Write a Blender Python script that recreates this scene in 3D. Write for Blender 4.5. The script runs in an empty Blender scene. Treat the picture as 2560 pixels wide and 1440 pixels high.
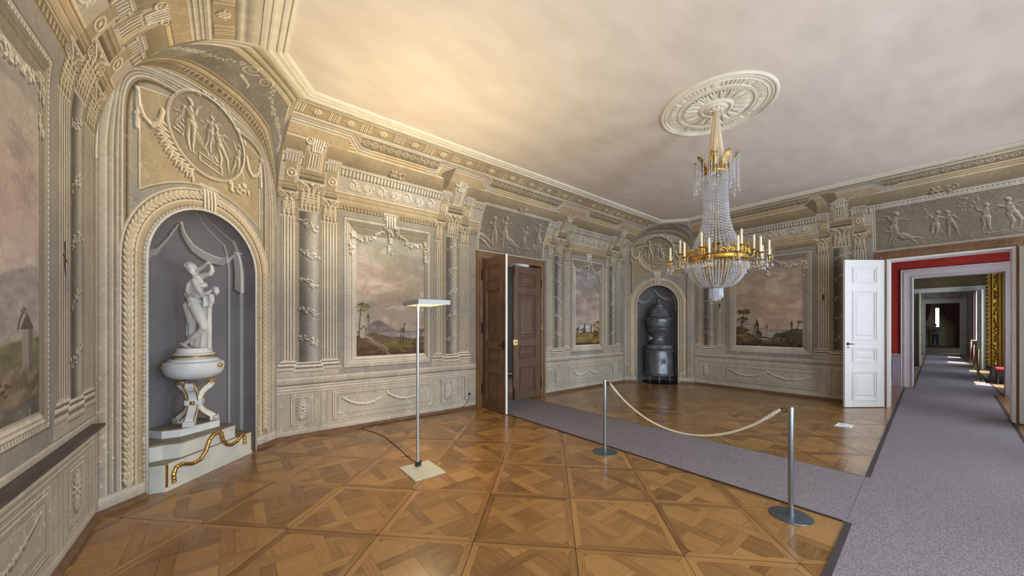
# Painted palace room with corner niches, crystal chandelier, floor lamp and a view through further rooms.
# World axes: X runs along the long painted wall, Y towards it, Z up. Metres.
import bpy, bmesh, math, random
import numpy as np
from mathutils import Vector, Matrix

PI = math.pi
sc = bpy.context.scene
COL = sc.collection

# ---------------------------------------------------------------- camera, world, sun, window light, exposure
EYE = 1.6
AIM = math.radians(51.2)                      # view direction, measured from the long wall
cam = bpy.data.cameras.new('camera')
camo = bpy.data.objects.new('camera', cam); COL.objects.link(camo)
camo.location = (0, 0, EYE)
camo.rotation_euler = (PI / 2, 0, AIM - PI / 2)
cam.sensor_width = 36; cam.lens = 36 * 877 / 2560
cam.shift_y = 95 / 2560
cam.clip_start = 0.02; cam.clip_end = 200
sc.camera = camo

sc.view_settings.view_transform = 'Standard'
sc.view_settings.look = 'None'
sc.view_settings.gamma = 1.0
sc.view_settings.use_curve_mapping = False
sc.view_settings.exposure = 0.53

world = bpy.data.worlds.new('sky'); sc.world = world
world.use_nodes = True
_wn = world.node_tree
_bg = _wn.nodes['Background']
_bg.inputs['Color'].default_value = (0.72, 0.85, 1.0, 1)
_bg.inputs['Strength'].default_value = 2.6

def lamp(name, kind, loc, energy, color, size=None, size_y=None, look=None):
    l = bpy.data.lights.new(name, kind); l.energy = energy; l.color = color
    if kind == 'AREA':
        l.shape = 'RECTANGLE'; l.size = size; l.size_y = size_y or size
    o = bpy.data.objects.new(name, l); COL.objects.link(o); o.location = loc
    if look is not None:
        o.rotation_euler = Vector(look).to_track_quat('-Z', 'Y').to_euler()
    return o

WIN_Y = -1.62                                  # inner face of the window wall
WIN_X = (0.35, 3.25, 6.15, 9.0)                # window centres in the painted room
DAY = (0.78, 0.88, 1.0)
for _x, _e in zip(WIN_X, (118, 92, 62, 48)):
    lamp('window_daylight', 'AREA', (_x, WIN_Y - 0.24, 2.0), _e, DAY, 1.15, 2.7, (0, 1, 0))
_sun = lamp('sun', 'SUN', (0, 0, 20), 9.0, (1.0, 0.93, 0.82), look=(0.12, 0.36, -1.0))
_sun.data.angle = math.radians(0.6)

# ---------------------------------------------------------------- helpers
def srgb(r, g, b):
    f = lambda c: c / 12.92 if c <= 0.04045 else ((c + 0.055) / 1.055) ** 2.4
    return (f(r / 255), f(g / 255), f(b / 255), 1.0)

MATS = {}
def mat(name, col, rough=0.6, metal=0.0, spec=0.5, noise=0.0, nscale=8.0, bump=0.0, bscale=60.0, aniso=None, coat=0.0, trans=0.0, ior=1.45, emit=None, estr=0.0, stretch=(1, 1, 1), col2=None):
    """a procedural material: base colour broken up by noise, optional bump"""
    if name in MATS: return MATS[name]
    m = bpy.data.materials.new(name); m.use_nodes = True
    nt = m.node_tree; N = nt.nodes; L = nt.links
    b = N['Principled BSDF']
    b.inputs['Roughness'].default_value = rough
    b.inputs['Metallic'].default_value = metal
    b.inputs['Specular IOR Level'].default_value = spec
    b.inputs['Coat Weight'].default_value = coat
    b.inputs['Transmission Weight'].default_value = trans
    b.inputs['IOR'].default_value = ior
    if emit:
        b.inputs['Emission Color'].default_value = emit; b.inputs['Emission Strength'].default_value = estr
    tc = N.new('ShaderNodeTexCoord'); mp = N.new('ShaderNodeMapping')
    mp.inputs['Scale'].default_value = stretch
    L.new(tc.outputs['Object'], mp.inputs['Vector'])
    nz = N.new('ShaderNodeTexNoise'); nz.inputs['Scale'].default_value = nscale; nz.inputs['Detail'].default_value = 6
    L.new(mp.outputs['Vector'], nz.inputs['Vector'])
    rp = N.new('ShaderNodeValToRGB')
    c2 = col2 or tuple(max(0, c * (1 - noise)) for c in col[:3]) + (1,)
    c1 = tuple(min(1, c * (1 + noise * (0 if col2 else 1))) for c in col[:3]) + (1,)
    rp.color_ramp.elements[0].position = 0.32; rp.color_ramp.elements[0].color = c2
    rp.color_ramp.elements[1].position = 0.68; rp.color_ramp.elements[1].color = c1
    L.new(nz.outputs['Fac'], rp.inputs['Fac']); L.new(rp.outputs['Color'], b.inputs['Base Color'])
    if bump:
        n2 = N.new('ShaderNodeTexNoise'); n2.inputs['Scale'].default_value = bscale; n2.inputs['Detail'].default_value = 4
        L.new(mp.outputs['Vector'], n2.inputs['Vector'])
        bp = N.new('ShaderNodeBump'); bp.inputs['Strength'].default_value = bump; bp.inputs['Distance'].default_value = 0.004
        L.new(n2.outputs['Fac'], bp.inputs['Height']); L.new(bp.outputs['Normal'], b.inputs['Normal'])
    MATS[name] = m
    return m

def tag(o, label=None, cat=None, group=None, kind=None):
    if label: o['label'] = label
    if cat: o['category'] = cat
    if group: o['group'] = group
    if kind: o['kind'] = kind
    return o

def thing(name, label, cat, loc=(0, 0, 0), rz=0.0, group=None):
    o = bpy.data.objects.new(name, None); COL.objects.link(o)
    o.empty_display_size = 0.1
    o.location = loc; o.rotation_euler = (0, 0, rz)
    return tag(o, label, cat, group)

def dup(root, loc=None, rz=None, label=None):
    """copy of a thing with copies of its parts and their sub-parts (meshes shared)"""
    r = root.copy(); COL.objects.link(r)
    if loc is not None: r.location = loc
    if rz is not None: r.rotation_euler = (0, 0, rz)
    if label: r['label'] = label
    for ch in list(root.children):
        c = ch.copy(); COL.objects.link(c); c.parent = r
        for g in list(ch.children):
            d = g.copy(); COL.objects.link(d); d.parent = c
    return r

class MB:
    """collects faces, then links them as ONE mesh object"""
    def __init__(s, M=None): s.v = []; s.f = []; s.M = M or Matrix()
    def add(s, vs, fs):
        n = len(s.v); M = s.M
        s.v += [tuple(M @ Vector(p)) for p in vs]
        s.f += [tuple(i + n for i in f) for f in fs]
        return s
    def box(s, x0, x1, y0, y1, z0, z1):
        vs = [(x, y, z) for x in (x0, x1) for y in (y0, y1) for z in (z0, z1)]
        return s.add(vs, [(0, 1, 3, 2), (4, 6, 7, 5), (0, 4, 5, 1), (2, 3, 7, 6), (0, 2, 6, 4), (1, 5, 7, 3)])
    def lathe(s, prof, n=32, c=(0, 0, 0), sx=1, sy=1, wob=None, caps=True):
        """prof: list of (radius, z); wob(k, angle) multiplies the radius"""
        vs = []; fs = []
        for k, (r, z) in enumerate(prof):
            for i in range(n):
                a = 2 * PI * i / n; q = r * (wob(k, a) if wob else 1)
                vs.append((c[0] + q * math.cos(a) * sx, c[1] + q * math.sin(a) * sy, c[2] + z))
        for k in range(len(prof) - 1):
            for i in range(n):
                j = (i + 1) % n
                fs.append((k * n + i, k * n + j, (k + 1) * n + j, (k + 1) * n + i))
        if caps:
            fs.append(tuple(range(n - 1, -1, -1))); fs.append(tuple((len(prof) - 1) * n + i for i in range(n)))
        return s.add(vs, fs)
    def tube(s, pts, r, n=8, caps=True):
        """round tube along a polyline; r a number or a list"""
        P = [Vector(p) for p in pts]; m = len(P)
        R = r if isinstance(r, (list, tuple)) else [r] * m
        vs = []; fs = []; up = None
        for i in range(m):
            d = (P[min(i + 1, m - 1)] - P[max(i - 1, 0)])
            if d.length < 1e-9: d = Vector((0, 0, 1))
            d.normalize()
            if up is None:
                up = Vector((0, 0, 1)) if abs(d.z) < 0.9 else Vector((1, 0, 0))
            a = d.cross(up)
            if a.length < 1e-6: a = d.cross(Vector((0, 1, 0)))
            a.normalize(); b = a.cross(d).normalized(); up = b
            for k in range(n):
                t = 2 * PI * k / n
                vs.append(tuple(P[i] + (a * math.cos(t) + b * math.sin(t)) * R[i]))
        for i in range(m - 1):
            for k in range(n):
                j = (k + 1) % n
                fs.append((i * n + k, i * n + j, (i + 1) * n + j, (i + 1) * n + k))
        if caps:
            fs.append(tuple(range(n - 1, -1, -1))); fs.append(tuple((m - 1) * n + k for k in range(n)))
        return s.add(vs, fs)
    def prism(s, poly, a, b, axis='z'):
        """extrude a 2-D outline between a and b along an axis"""
        n = len(poly)
        if axis == 'z': V = lambda p, h: (p[0], p[1], h)
        elif axis == 'y': V = lambda p, h: (p[0], h, p[1])
        else: V = lambda p, h: (h, p[0], p[1])
        vs = [V(p, a) for p in poly] + [V(p, b) for p in poly]
        fs = [tuple(range(n - 1, -1, -1)), tuple(range(n, 2 * n))]
        fs += [(i, (i + 1) % n, n + (i + 1) % n, n + i) for i in range(n)]
        return s.add(vs, fs)
    def ball(s, c, rx, ry=None, rz=None, n=10, m=7):
        ry = ry or rx; rz = rz or rx
        vs = [(c[0], c[1], c[2] - rz)]
        for k in range(1, m):
            t = PI * k / m - PI / 2
            for i in range(n):
                a = 2 * PI * i / n
                vs.append((c[0] + rx * math.cos(t) * math.cos(a), c[1] + ry * math.cos(t) * math.sin(a), c[2] + rz * math.sin(t)))
        vs.append((c[0], c[1], c[2] + rz))
        fs = [(0, 1 + (i + 1) % n, 1 + i) for i in range(n)]
        for k in range(m - 2):
            for i in range(n):
                j = (i + 1) % n
                fs.append((1 + k * n + i, 1 + k * n + j, 1 + (k + 1) * n + j, 1 + (k + 1) * n + i))
        t = len(vs) - 1; b0 = 1 + (m - 2) * n
        fs += [(b0 + i, b0 + (i + 1) % n, t) for i in range(n)]
        return s.add(vs, fs)
    def gem(s, c, r, h, n=6):
        """faceted bead"""
        vs = [(c[0], c[1], c[2] + h)] + [(c[0] + r * math.cos(2 * PI * i / n), c[1] + r * math.sin(2 * PI * i / n), c[2]) for i in range(n)] + [(c[0], c[1], c[2] - h)]
        return s.add(vs, [(0, 1 + i, 1 + (i + 1) % n) for i in range(n)] + [(n + 1, 1 + (i + 1) % n, 1 + i) for i in range(n)])
    def build(s, name, m, parent=None, smooth=None, bevel=0.0, bseg=2, subsurf=0):
        me = bpy.data.meshes.new(name)
        me.from_pydata(s.v, [], s.f); me.update()
        bm = bmesh.new(); bm.from_mesh(me); bmesh.ops.recalc_face_normals(bm, faces=bm.faces); bm.to_mesh(me); bm.free()
        if m: me.materials.append(m)
        o = bpy.data.objects.new(name, me); COL.objects.link(o)
        if parent: o.parent = parent
        if bevel:
            b = o.modifiers.new('bevel', 'BEVEL'); b.width = bevel; b.segments = bseg; b.limit_method = 'ANGLE'; b.angle_limit = 0.6
        if subsurf:
            q = o.modifiers.new('subsurf', 'SUBSURF'); q.levels = subsurf; q.render_levels = subsurf
        if smooth:
            me.polygons.foreach_set('use_smooth', [True] * len(me.polygons))
            if smooth is not True:
                try: me.set_sharp_from_angle(angle=math.radians(smooth))
                except Exception: pass
        return o

def structure(o): o['kind'] = 'structure'; return o
def Mz(loc, rz=0.0): return Matrix.Translation(loc) @ Matrix.Rotation(rz, 4, 'Z')
# ---------------------------------------------------------------- the fresco painter
# The walls are flat plaster painted in grisaille; columns, capitals, frames and garlands are PAINT on them.
# Each wall is a fine mesh whose colour attribute holds that paint, worked out below by formula.
def _hash(ix, iy, seed):
    h = (ix.astype(np.int64) * 374761393 + iy.astype(np.int64) * 668265263 + seed * 974711) & 0x7fffffff
    h = ((h ^ (h >> 13)) * 1274126177) & 0x7fffffff
    return ((h ^ (h >> 16)) & 0xffff).astype(np.float32) / 65535.0
def vnoise(x, y, seed=0):
    ix = np.floor(x); iy = np.floor(y); fx = (x - ix).astype(np.float32); fy = (y - iy).astype(np.float32)
    fx = fx * fx * (3 - 2 * fx); fy = fy * fy * (3 - 2 * fy)
    a = _hash(ix, iy, seed); b = _hash(ix + 1, iy, seed); c = _hash(ix, iy + 1, seed); d = _hash(ix + 1, iy + 1, seed)
    return (a * (1 - fx) + b * fx) * (1 - fy) + (c * (1 - fx) + d * fx) * fy
def fbm(x, y, oct=4, seed=0):
    s = 0; a = 0.5; t = 0
    for k in range(oct):
        s = s + a * vnoise(x * 2 ** k + 17.3 * k, y * 2 ** k - 9.1 * k, seed + k); t += a; a *= 0.5
    return s / t                                 # 0..1, mean .5
def ss(a, b, x):
    t = np.clip((x - a) / (b - a), 0, 1); return t * t * (3 - 2 * t)

STONE = np.array((0.665, 0.66, 0.64), np.float32)
PALE = np.array((0.735, 0.715, 0.67), np.float32)
LITE = np.array((0.89, 0.865, 0.81), np.float32)
COOL = np.array((0.60, 0.588, 0.565), np.float32)
TAN = np.array((0.655, 0.60, 0.50), np.float32)
OCHRE = np.array((0.56, 0.49, 0.36), np.float32)
DARK = np.array((0.40, 0.355, 0.30), np.float32)
SHAD = np.array((0.50, 0.455, 0.40), np.float32)

class Canvas:
    """paint laid on a rectangular grid; u runs left to right as seen from the room, t up the wall"""
    def __init__(s, U, T, base):
        s.U = np.asarray(U, np.float32); s.T = np.asarray(T, np.float32)
        s.a = np.empty((len(T), len(U), 3), np.float32); s.a[:] = base
    def win(s, u0, u1, t0, t1):
        i0, i1 = np.searchsorted(s.U, (u0, u1)); j0, j1 = np.searchsorted(s.T, (t0, t1))
        if i1 <= i0 or j1 <= j0: return None
        return slice(j0, j1), slice(i0, i1), s.U[None, i0:i1], s.T[j0:j1, None]
    def mix(s, w, col, al):
        if w is None: return
        A = s.a[w[0], w[1]]; al = np.broadcast_to(al, A.shape[:2])[..., None]
        A += (np.asarray(col, np.float32) - A) * al
    def mul(s, w, f):
        if w is None: return
        A = s.a[w[0], w[1]]; A *= np.broadcast_to(f, A.shape[:2])[..., None]
    def rect(s, u0, u1, t0, t1, col, al=1.0):
        s.mix(s.win(u0, u1, t0, t1), col, al)
    def hband(s, u0, u1, t0, t1, prof, ramp=None):
        """horizontal moulding: prof = brightness stops up the band (fraction, factor)"""
        w = s.win(u0, u1, t0, t1)
        if w is None: return
        f = np.interp((w[3] - t0) / (t1 - t0), [p[0] for p in prof], [p[1] for p in prof])
        if ramp is not None: s.mix(w, ramp, 1.0)
        s.mul(w, f)
    def vband(s, u0, u1, t0, t1, prof, ramp=None):
        w = s.win(u0, u1, t0, t1)
        if w is None: return
        f = np.interp((w[2] - u0) / (u1 - u0), [p[0] for p in prof], [p[1] for p in prof])
        if ramp is not None: s.mix(w, ramp, 1.0)
        s.mul(w, f)
    def hline(s, u0, u1, t, wd, col, al=0.8): s.rect(u0, u1, t - wd / 2, t + wd / 2, col, al)
    def vline(s, u, t0, t1, wd, col, al=0.8): s.rect(u - wd / 2, u + wd / 2, t0, t1, col, al)
    def stroke(s, pts, wd, col, al=1.0, soft=0.35):
        P = np.array(pts, np.float32); m = wd
        w = s.win(P[:, 0].min() - m, P[:, 0].max() + m, P[:, 1].min() - m, P[:, 1].max() + m)
        if w is None: return
        d = np.full((w[3].shape[0], w[2].shape[1]), 9.0, np.float32)
        for (x0, y0), (x1, y1) in zip(P[:-1], P[1:]):
            dx, dy = x1 - x0, y1 - y0; q = dx * dx + dy * dy + 1e-12
            h = np.clip(((w[2] - x0) * dx + (w[3] - y0) * dy) / q, 0, 1)
            d = np.minimum(d, np.hypot(w[2] - x0 - h * dx, w[3] - y0 - h * dy))
        s.mix(w, col, al * (1 - ss(wd / 2 * (1 - soft), wd / 2 * (1 + soft) + 1e-4, d)))
    def poly(s, pts, col, al=1.0):
        """filled polygon (even-odd)"""
        P = np.array(pts, np.float32)
        w = s.win(P[:, 0].min(), P[:, 0].max(), P[:, 1].min(), P[:, 1].max())
        if w is None: return
        ins = np.zeros((w[3].shape[0], w[2].shape[1]), bool)
        for (x0, y0), (x1, y1) in zip(P, np.roll(P, -1, 0)):
            if y0 == y1: continue
            c = ((y0 > w[3]) != (y1 > w[3])) & (w[2] < (x1 - x0) * (w[3] - y0) / (y1 - y0) + x0)
            ins ^= c
        s.mix(w, col, al * ins)
    def mould(s, pts, prof, al=1.0):
        """moulding following a polyline; prof = [(offset, colour)...] measured to the left of travel"""
        P = np.array(pts, np.float32); mx = max(abs(p[0]) for p in prof)
        o0 = min(p[0] for p in prof); o1 = max(p[0] for p in prof)
        xs = [p[0] for p in prof]; cs = np.array([p[1] for p in prof], np.float32)
        for k in range(len(P) - 1):
            (x0, y0), (x1, y1) = P[k], P[k + 1]
            L = math.hypot(x1 - x0, y1 - y0) + 1e-9; dx, dy = (x1 - x0) / L, (y1 - y0) / L
            def mit(a, b, c):                       # tangent of the half angle at a corner
                if a is None or c is None: return 0.0
                v1 = (b - a) / (np.linalg.norm(b - a) + 1e-9); v2 = (c - b) / (np.linalg.norm(c - b) + 1e-9)
                cr = v1[0] * v2[1] - v1[1] * v2[0]; dt = float(v1 @ v2)
                return cr / (1 + dt + 1e-6)
            ma = mit(P[k - 1] if k else None, P[k], P[k + 1]); mb = mit(P[k], P[k + 1], P[k + 2] if k + 2 < len(P) else None)
            w = s.win(min(x0, x1) - mx * 1.6, max(x0, x1) + mx * 1.6, min(y0, y1) - mx * 1.6, max(y0, y1) + mx * 1.6)
            if w is None: continue
            a = (w[2] - x0) * dx + (w[3] - y0) * dy; o = (w[3] - y0) * dx - (w[2] - x0) * dy
            ok = (a >= ma * o) & (a <= L - mb * o) & (o >= o0) & (o <= o1)
            A = s.a[w[0], w[1]]
            C = np.stack([np.interp(o, xs, cs[:, i]) for i in range(3)], -1).astype(np.float32)
            A += (C - A) * (ok * al)[..., None]

class Relief:
    """painted relief: shapes raise a height field, then it is painted as if lit from the upper right"""
    def __init__(s, c, u0, u1, t0, t1):
        s.c = c; s.w = c.win(u0, u1, t0, t1)
        s.ok = s.w is not None and s.w[3].shape[0] > 2 and s.w[2].shape[1] > 2
        if s.ok: s.h = np.zeros((s.w[3].shape[0], s.w[2].shape[1]), np.float32)
    def sub(s, x0, x1, y0, y1):
        u = s.w[2][0]; t = s.w[3][:, 0]
        i0, i1 = np.searchsorted(u, (x0, x1)); j0, j1 = np.searchsorted(t, (y0, y1))
        if i1 <= i0 or j1 <= j0: return None
        return slice(j0, j1), slice(i0, i1), u[None, i0:i1], t[j0:j1, None]
    def dome(s, x, y, rx, ry=None, rot=0.0, h=1.0, mode='max'):
        if not s.ok: return s
        ry = ry or rx; m = max(rx, ry); q = s.sub(x - m, x + m, y - m, y + m)
        if q is None: return s
        c, sn = math.cos(rot), math.sin(rot); X = q[2] - x; Y = q[3] - y
        d = ((X * c + Y * sn) / rx) ** 2 + ((Y * c - X * sn) / ry) ** 2
        v = h * min(rx, ry) * np.sqrt(np.clip(1 - d, 0, 1)); H = s.h[q[0], q[1]]
        if mode == 'max': np.maximum(H, v, out=H)
        elif mode == 'add': H += v
        else: H -= v
        return s
    def tube(s, pts, r, h=1.0, base=0.0):
        """ridge along a polyline, r number or pair (start, end)"""
        if not s.ok: return s
        r0, r1 = r if isinstance(r, tuple) else (r, r); n = len(pts) - 1; R = max(r0, r1)
        for k in range(n):
            (x0, y0), (x1, y1) = pts[k], pts[k + 1]
            q = s.sub(min(x0, x1) - R, max(x0, x1) + R, min(y0, y1) - R, max(y0, y1) + R)
            if q is None: continue
            dx, dy = x1 - x0, y1 - y0; L = dx * dx + dy * dy + 1e-12
            t = np.clip(((q[2] - x0) * dx + (q[3] - y0) * dy) / L, 0, 1)
            d = np.hypot(q[2] - x0 - t * dx, q[3] - y0 - t * dy); rr = r0 + (r1 - r0) * (k + t) / n
            v = base * (d < rr) + h * rr * np.sqrt(np.clip(1 - (d / rr) ** 2, 0, 1)); H = s.h[q[0], q[1]]
            np.maximum(H, v, out=H)
        return s
    def leafy(s, pts, r, seed=0, dens=1.0, size=0.55, flower=0.35):
        """garland of leaves and blossoms along a polyline"""
        if not s.ok: return s
        rnd = random.Random(seed)
        for (x0, y0), (x1, y1) in zip(pts[:-1], pts[1:]):
            L = math.hypot(x1 - x0, y1 - y0); n = max(1, int(L / r * 3.2 * dens)); a = math.atan2(y1 - y0, x1 - x0)
            for i in range(n):
                t = rnd.random(); o = rnd.uniform(-0.8, 0.8) * r; x = x0 + (x1 - x0) * t - math.sin(a) * o; y = y0 + (y1 - y0) * t + math.cos(a) * o
                q = r * size * rnd.uniform(0.6, 1.15)
                if rnd.random() < flower: s.dome(x, y, q * 0.75, h=rnd.uniform(0.8, 1.5)); s.dome(x, y, q * 0.3, h=1.2, mode='sub')
                else: s.dome(x, y, q * 1.15, q * 0.45, a + rnd.uniform(-1.1, 1.1), h=rnd.uniform(0.9, 1.9))
        return s
    def scroll(s, x, y, r, wd, d=1, turns=1.6, ph=0.0):
        pts = []
        for i in range(26):
            t = i / 25; q = r * (1 - 0.86 * t); a = ph + d * t * turns * 2 * PI
            pts.append((x + q * math.cos(a), y + q * math.sin(a)))
        return s.tube(pts, (wd, wd * 0.45))
    def figure(s, x, y, H, seed, lean=0.0):
        """small draped human figure, standing or leaning"""
        rnd = random.Random(seed); c, sn = math.cos(lean), math.sin(lean)
        P = lambda a, b: (x + H * (a * c - b * sn), y + H * (a * sn + b * c))
        e = H
        s.dome(*P(0.02, 0.93), 0.052 * e, 0.066 * e, lean, h=1.3); s.dome(*P(0.0, 0.955), 0.056 * e, 0.045 * e, h=1.5)
        s.tube([P(0.01, 0.87), P(0, 0.80)], (0.03 * e, 0.05 * e), h=1.1)
        s.dome(*P(0, 0.755), 0.115 * e, 0.062 * e, lean, h=.9); s.dome(*P(0, 0.68), 0.082 * e, 0.12 * e, lean, h=.8); s.dome(*P(0, 0.55), 0.098 * e, 0.085 * e, lean, h=.9)
        s.dome(*P(-.04, 0.73), 0.04 * e, h=1.4); s.dome(*P(.045, 0.73), 0.04 * e, h=1.4)
        for sd in (-1, 1):
            k = P(sd * 0.065 + rnd.uniform(-0.04, 0.09), 0.28); f = P(sd * 0.08 + rnd.uniform(-0.10, 0.06), 0.015)
            s.tube([P(sd * 0.045, 0.52), k], (0.066 * e, 0.042 * e), h=1.1); s.tube([k, ((k[0] + f[0]) / 2 - .01 * e, (k[1] + f[1]) / 2), f], (0.040 * e, 0.018 * e), h=1.3); s.dome(f[0] + .02 * e, f[1], .035 * e, .014 * e, h=1.5)
            a1 = rnd.uniform(-1.2, 1.2); el = P(sd * (0.10 + 0.10 * math.cos(a1)), 0.76 + 0.13 * math.sin(a1)); a2 = a1 + rnd.uniform(-0.9, 1.3)
            hd = (el[0] + sd * H * 0.12 * math.cos(a2), el[1] + H * 0.13 * math.sin(a2))
            s.tube([P(sd * 0.10, 0.765), el], (0.036 * e, 0.026 * e), h=1.3); s.tube([el, hd], (0.026 * e, 0.013 * e), h=1.4)
        cs = rnd.choice((-1, 1))
        for k in range(8):                           # wind-blown cloth behind and across the hips
            q = k / 7; a = P(cs * .06, .62 - q * .14); b_ = P(-cs * (.02 + .05 * math.sin(k)), .50 - q * .10); d_ = P(-cs * (.12 + .16 * q), .40 - .25 * q + .05 * math.sin(k * 2.2)); z_ = P(-cs * (.20 + .17 * q), .36 - .3 * q)
            s.tube([a, b_, d_, z_], (0.022 * e, 0.007 * e), h=1.7)
        for k in range(4): s.tube([P(cs * .09, .76 - k * .02), P(cs * (.17 + .03 * k), .66 - k * .06), P(cs * (.15 + .05 * k), .50 - .07 * k)], (0.014 * e, 0.006 * e), h=1.6)
        return s
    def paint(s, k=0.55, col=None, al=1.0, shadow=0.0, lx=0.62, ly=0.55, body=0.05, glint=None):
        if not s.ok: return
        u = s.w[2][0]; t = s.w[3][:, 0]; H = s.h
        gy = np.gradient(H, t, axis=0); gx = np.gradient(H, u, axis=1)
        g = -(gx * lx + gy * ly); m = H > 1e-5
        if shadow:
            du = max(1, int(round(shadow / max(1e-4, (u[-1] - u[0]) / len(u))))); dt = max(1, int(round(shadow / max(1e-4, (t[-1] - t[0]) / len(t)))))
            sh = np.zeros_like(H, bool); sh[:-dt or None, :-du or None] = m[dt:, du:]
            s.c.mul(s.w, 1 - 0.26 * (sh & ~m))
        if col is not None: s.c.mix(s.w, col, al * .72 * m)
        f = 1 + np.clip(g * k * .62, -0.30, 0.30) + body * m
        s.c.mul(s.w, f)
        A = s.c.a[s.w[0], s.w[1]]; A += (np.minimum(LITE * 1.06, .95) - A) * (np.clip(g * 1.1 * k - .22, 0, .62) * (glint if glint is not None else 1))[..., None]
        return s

# --- ornaments -------------------------------------------------------------
def capital(c, u0, u1, t0, t1):
    """composite capital: two ranks of acanthus, corner volutes, moulded abacus"""
    W = u1 - u0; H = t1 - t0; m = W * 0.16; cx = (u0 + u1) / 2
    R = Relief(c, u0 - 0.02, u1 + 0.02, t0 - 0.02, t1 + 0.02)
    c.poly([(u0 + m, t0), (u1 - m, t0), (u1 - m * 0.6, t0 + H * 0.6), (u1, t1 - H * .08), (u0, t1 - H * .08), (u0 + m * 0.6, t0 + H * 0.6)], TAN * 0.92, 0.95)
    n = max(3, int(round(W / 0.075)))
    for row, (b, h, k) in enumerate(((0.02, 0.42, n), (0.26, 0.38, n - 1))):
        for i in range(k):
            x = u0 + m + (W - 2 * m) * (i + 0.5) / k; w = (W - 2 * m) / k * 0.54; y0 = t0 + H * b; y1 = y0 + H * h
            R.dome(x, y0 + (y1 - y0) * .42, w * .62, (y1 - y0) * .55, h=0.55)
            R.tube([(x, y0), (x, y1 - w * .2)], (w * 0.13, w * 0.10), h=2.0, base=w * .25)
            for sd in (-1, 1):
                for q in (0.22, 0.48, 0.74):
                    R.dome(x + sd * w * .58, y0 + (y1 - y0) * q, w * .42, w * .24, sd * .8, 1.8)
            R.dome(x, y1, w * 0.60, w * 0.36, h=2.0); R.dome(x, y1 - w * .1, w * .2, h=1, mode='sub')
    for sd in (-1, 1):
        r = W * 0.15; x = cx + sd * (W / 2 - r * 0.85); y = t1 - H * 0.10 - r
        R.scroll(x, y, r, r * 0.17, d=sd, ph=PI / 2, turns=1.9); R.dome(x, y, r * .16, h=2.0)
        R.tube([(cx + sd * W * 0.03, t0 + H * 0.55), (cx + sd * W * 0.12, t1 - H * 0.2), (x - sd * r * 0.2, y + r)], (r * 0.16, r * 0.25), h=1.6)
        r2 = r * 0.55; R.scroll(cx + sd * W * 0.1, t1 - H * 0.28, r2, r2 * 0.3, d=-sd, ph=PI / 2)
    R.dome(cx, t1 - H * 0.09, W * 0.075, h=1.2)
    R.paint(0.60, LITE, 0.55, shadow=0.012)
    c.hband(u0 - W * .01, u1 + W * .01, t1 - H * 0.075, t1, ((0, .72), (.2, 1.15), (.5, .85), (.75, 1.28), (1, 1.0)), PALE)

def flutes(c, u0, u1, t0, t1, n, base=PALE):
    w = c.win(u0, u1, t0, t1)
    if w is None: return
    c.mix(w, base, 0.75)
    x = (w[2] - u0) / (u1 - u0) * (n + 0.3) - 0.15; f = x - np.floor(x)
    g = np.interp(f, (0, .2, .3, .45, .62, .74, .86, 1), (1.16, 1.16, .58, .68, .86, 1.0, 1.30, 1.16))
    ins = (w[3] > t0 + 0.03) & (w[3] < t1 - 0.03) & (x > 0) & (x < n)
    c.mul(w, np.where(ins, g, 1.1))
    c.vline(u0, t0, t1, 0.012, DARK, 0.55)

def pbase(c, u0, u1, t0, t1, rnd=False):
    """moulded base of a column or pilaster, wider at the foot"""
    H = t1 - t0; e = 0.055
    for a, b, o, f0, f1 in ((0.0, .34, e, 1.08, .95), (.34, .46, e * .55, .72, .8), (.46, .74, e * .75, 1.22, .85), (.74, .82, e * .3, .66, .75), (.82, 1., e * .35, 1.2, 1.0)):
        c.hband(u0 - o, u1 + o, t0 + H * a, t0 + H * b, ((0, f1 * .85), (.45, f0), (.8, f0 * 1.08), (1, f1)), PALE)
        c.hline(u0 - o, u1 + o, t0 + H * a, 0.006, DARK, 0.5)

def pilaster(c, u0, u1, zc0, zc1, n=5):
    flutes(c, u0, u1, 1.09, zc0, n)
    c.hband(u0 - .01, u1 + .01, zc0 - .03, zc0, ((0, .8), (.5, 1.2), (1, .8)), PALE)
    pbase(c, u0, u1, 0.96, 1.10)
    capital(c, u0 - 0.035, u1 + 0.035, zc0, zc1)

def column(c, u0, u1, zc0, zc1, seed=0, sw=1):
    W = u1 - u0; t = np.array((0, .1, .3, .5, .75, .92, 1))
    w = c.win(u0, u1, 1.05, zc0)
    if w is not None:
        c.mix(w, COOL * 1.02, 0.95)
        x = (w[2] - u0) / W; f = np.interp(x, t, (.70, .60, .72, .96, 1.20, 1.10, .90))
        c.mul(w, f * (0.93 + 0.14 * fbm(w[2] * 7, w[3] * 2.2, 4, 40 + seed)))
    pbase(c, u0 - .01, u1 + .01, 0.93, 1.08)
    c.hband(u0 - .012, u1 + .012, zc0 - .035, zc0, ((0, .7), (.35, 1.2), (.7, .85), (1, 1.15)), PALE)
    R = Relief(c, u0 - 0.03, u1 + 0.03, 1.1, zc0)
    for k in range(5):                                # vine winding round the shaft
        y = 1.32 + k * 0.42; d = 1 if sw > 0 else -1
        a, b = ((u0 + .01, y + .13), (u1 - .01, y)) if d > 0 else ((u0 + .01, y), (u1 - .01, y + .13))
        m = ((a[0] + b[0]) / 2, (a[1] + b[1]) / 2 + .012)
        R.tube([a, m, b], 0.005, h=1.5); R.leafy([a, m, b], 0.052, seed * 9 + k, 0.95, 0.42, 0.45)
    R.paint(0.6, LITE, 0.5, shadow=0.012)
    capital(c, u0 - W * .22, u1 + W * .22, zc0, zc1)

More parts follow.
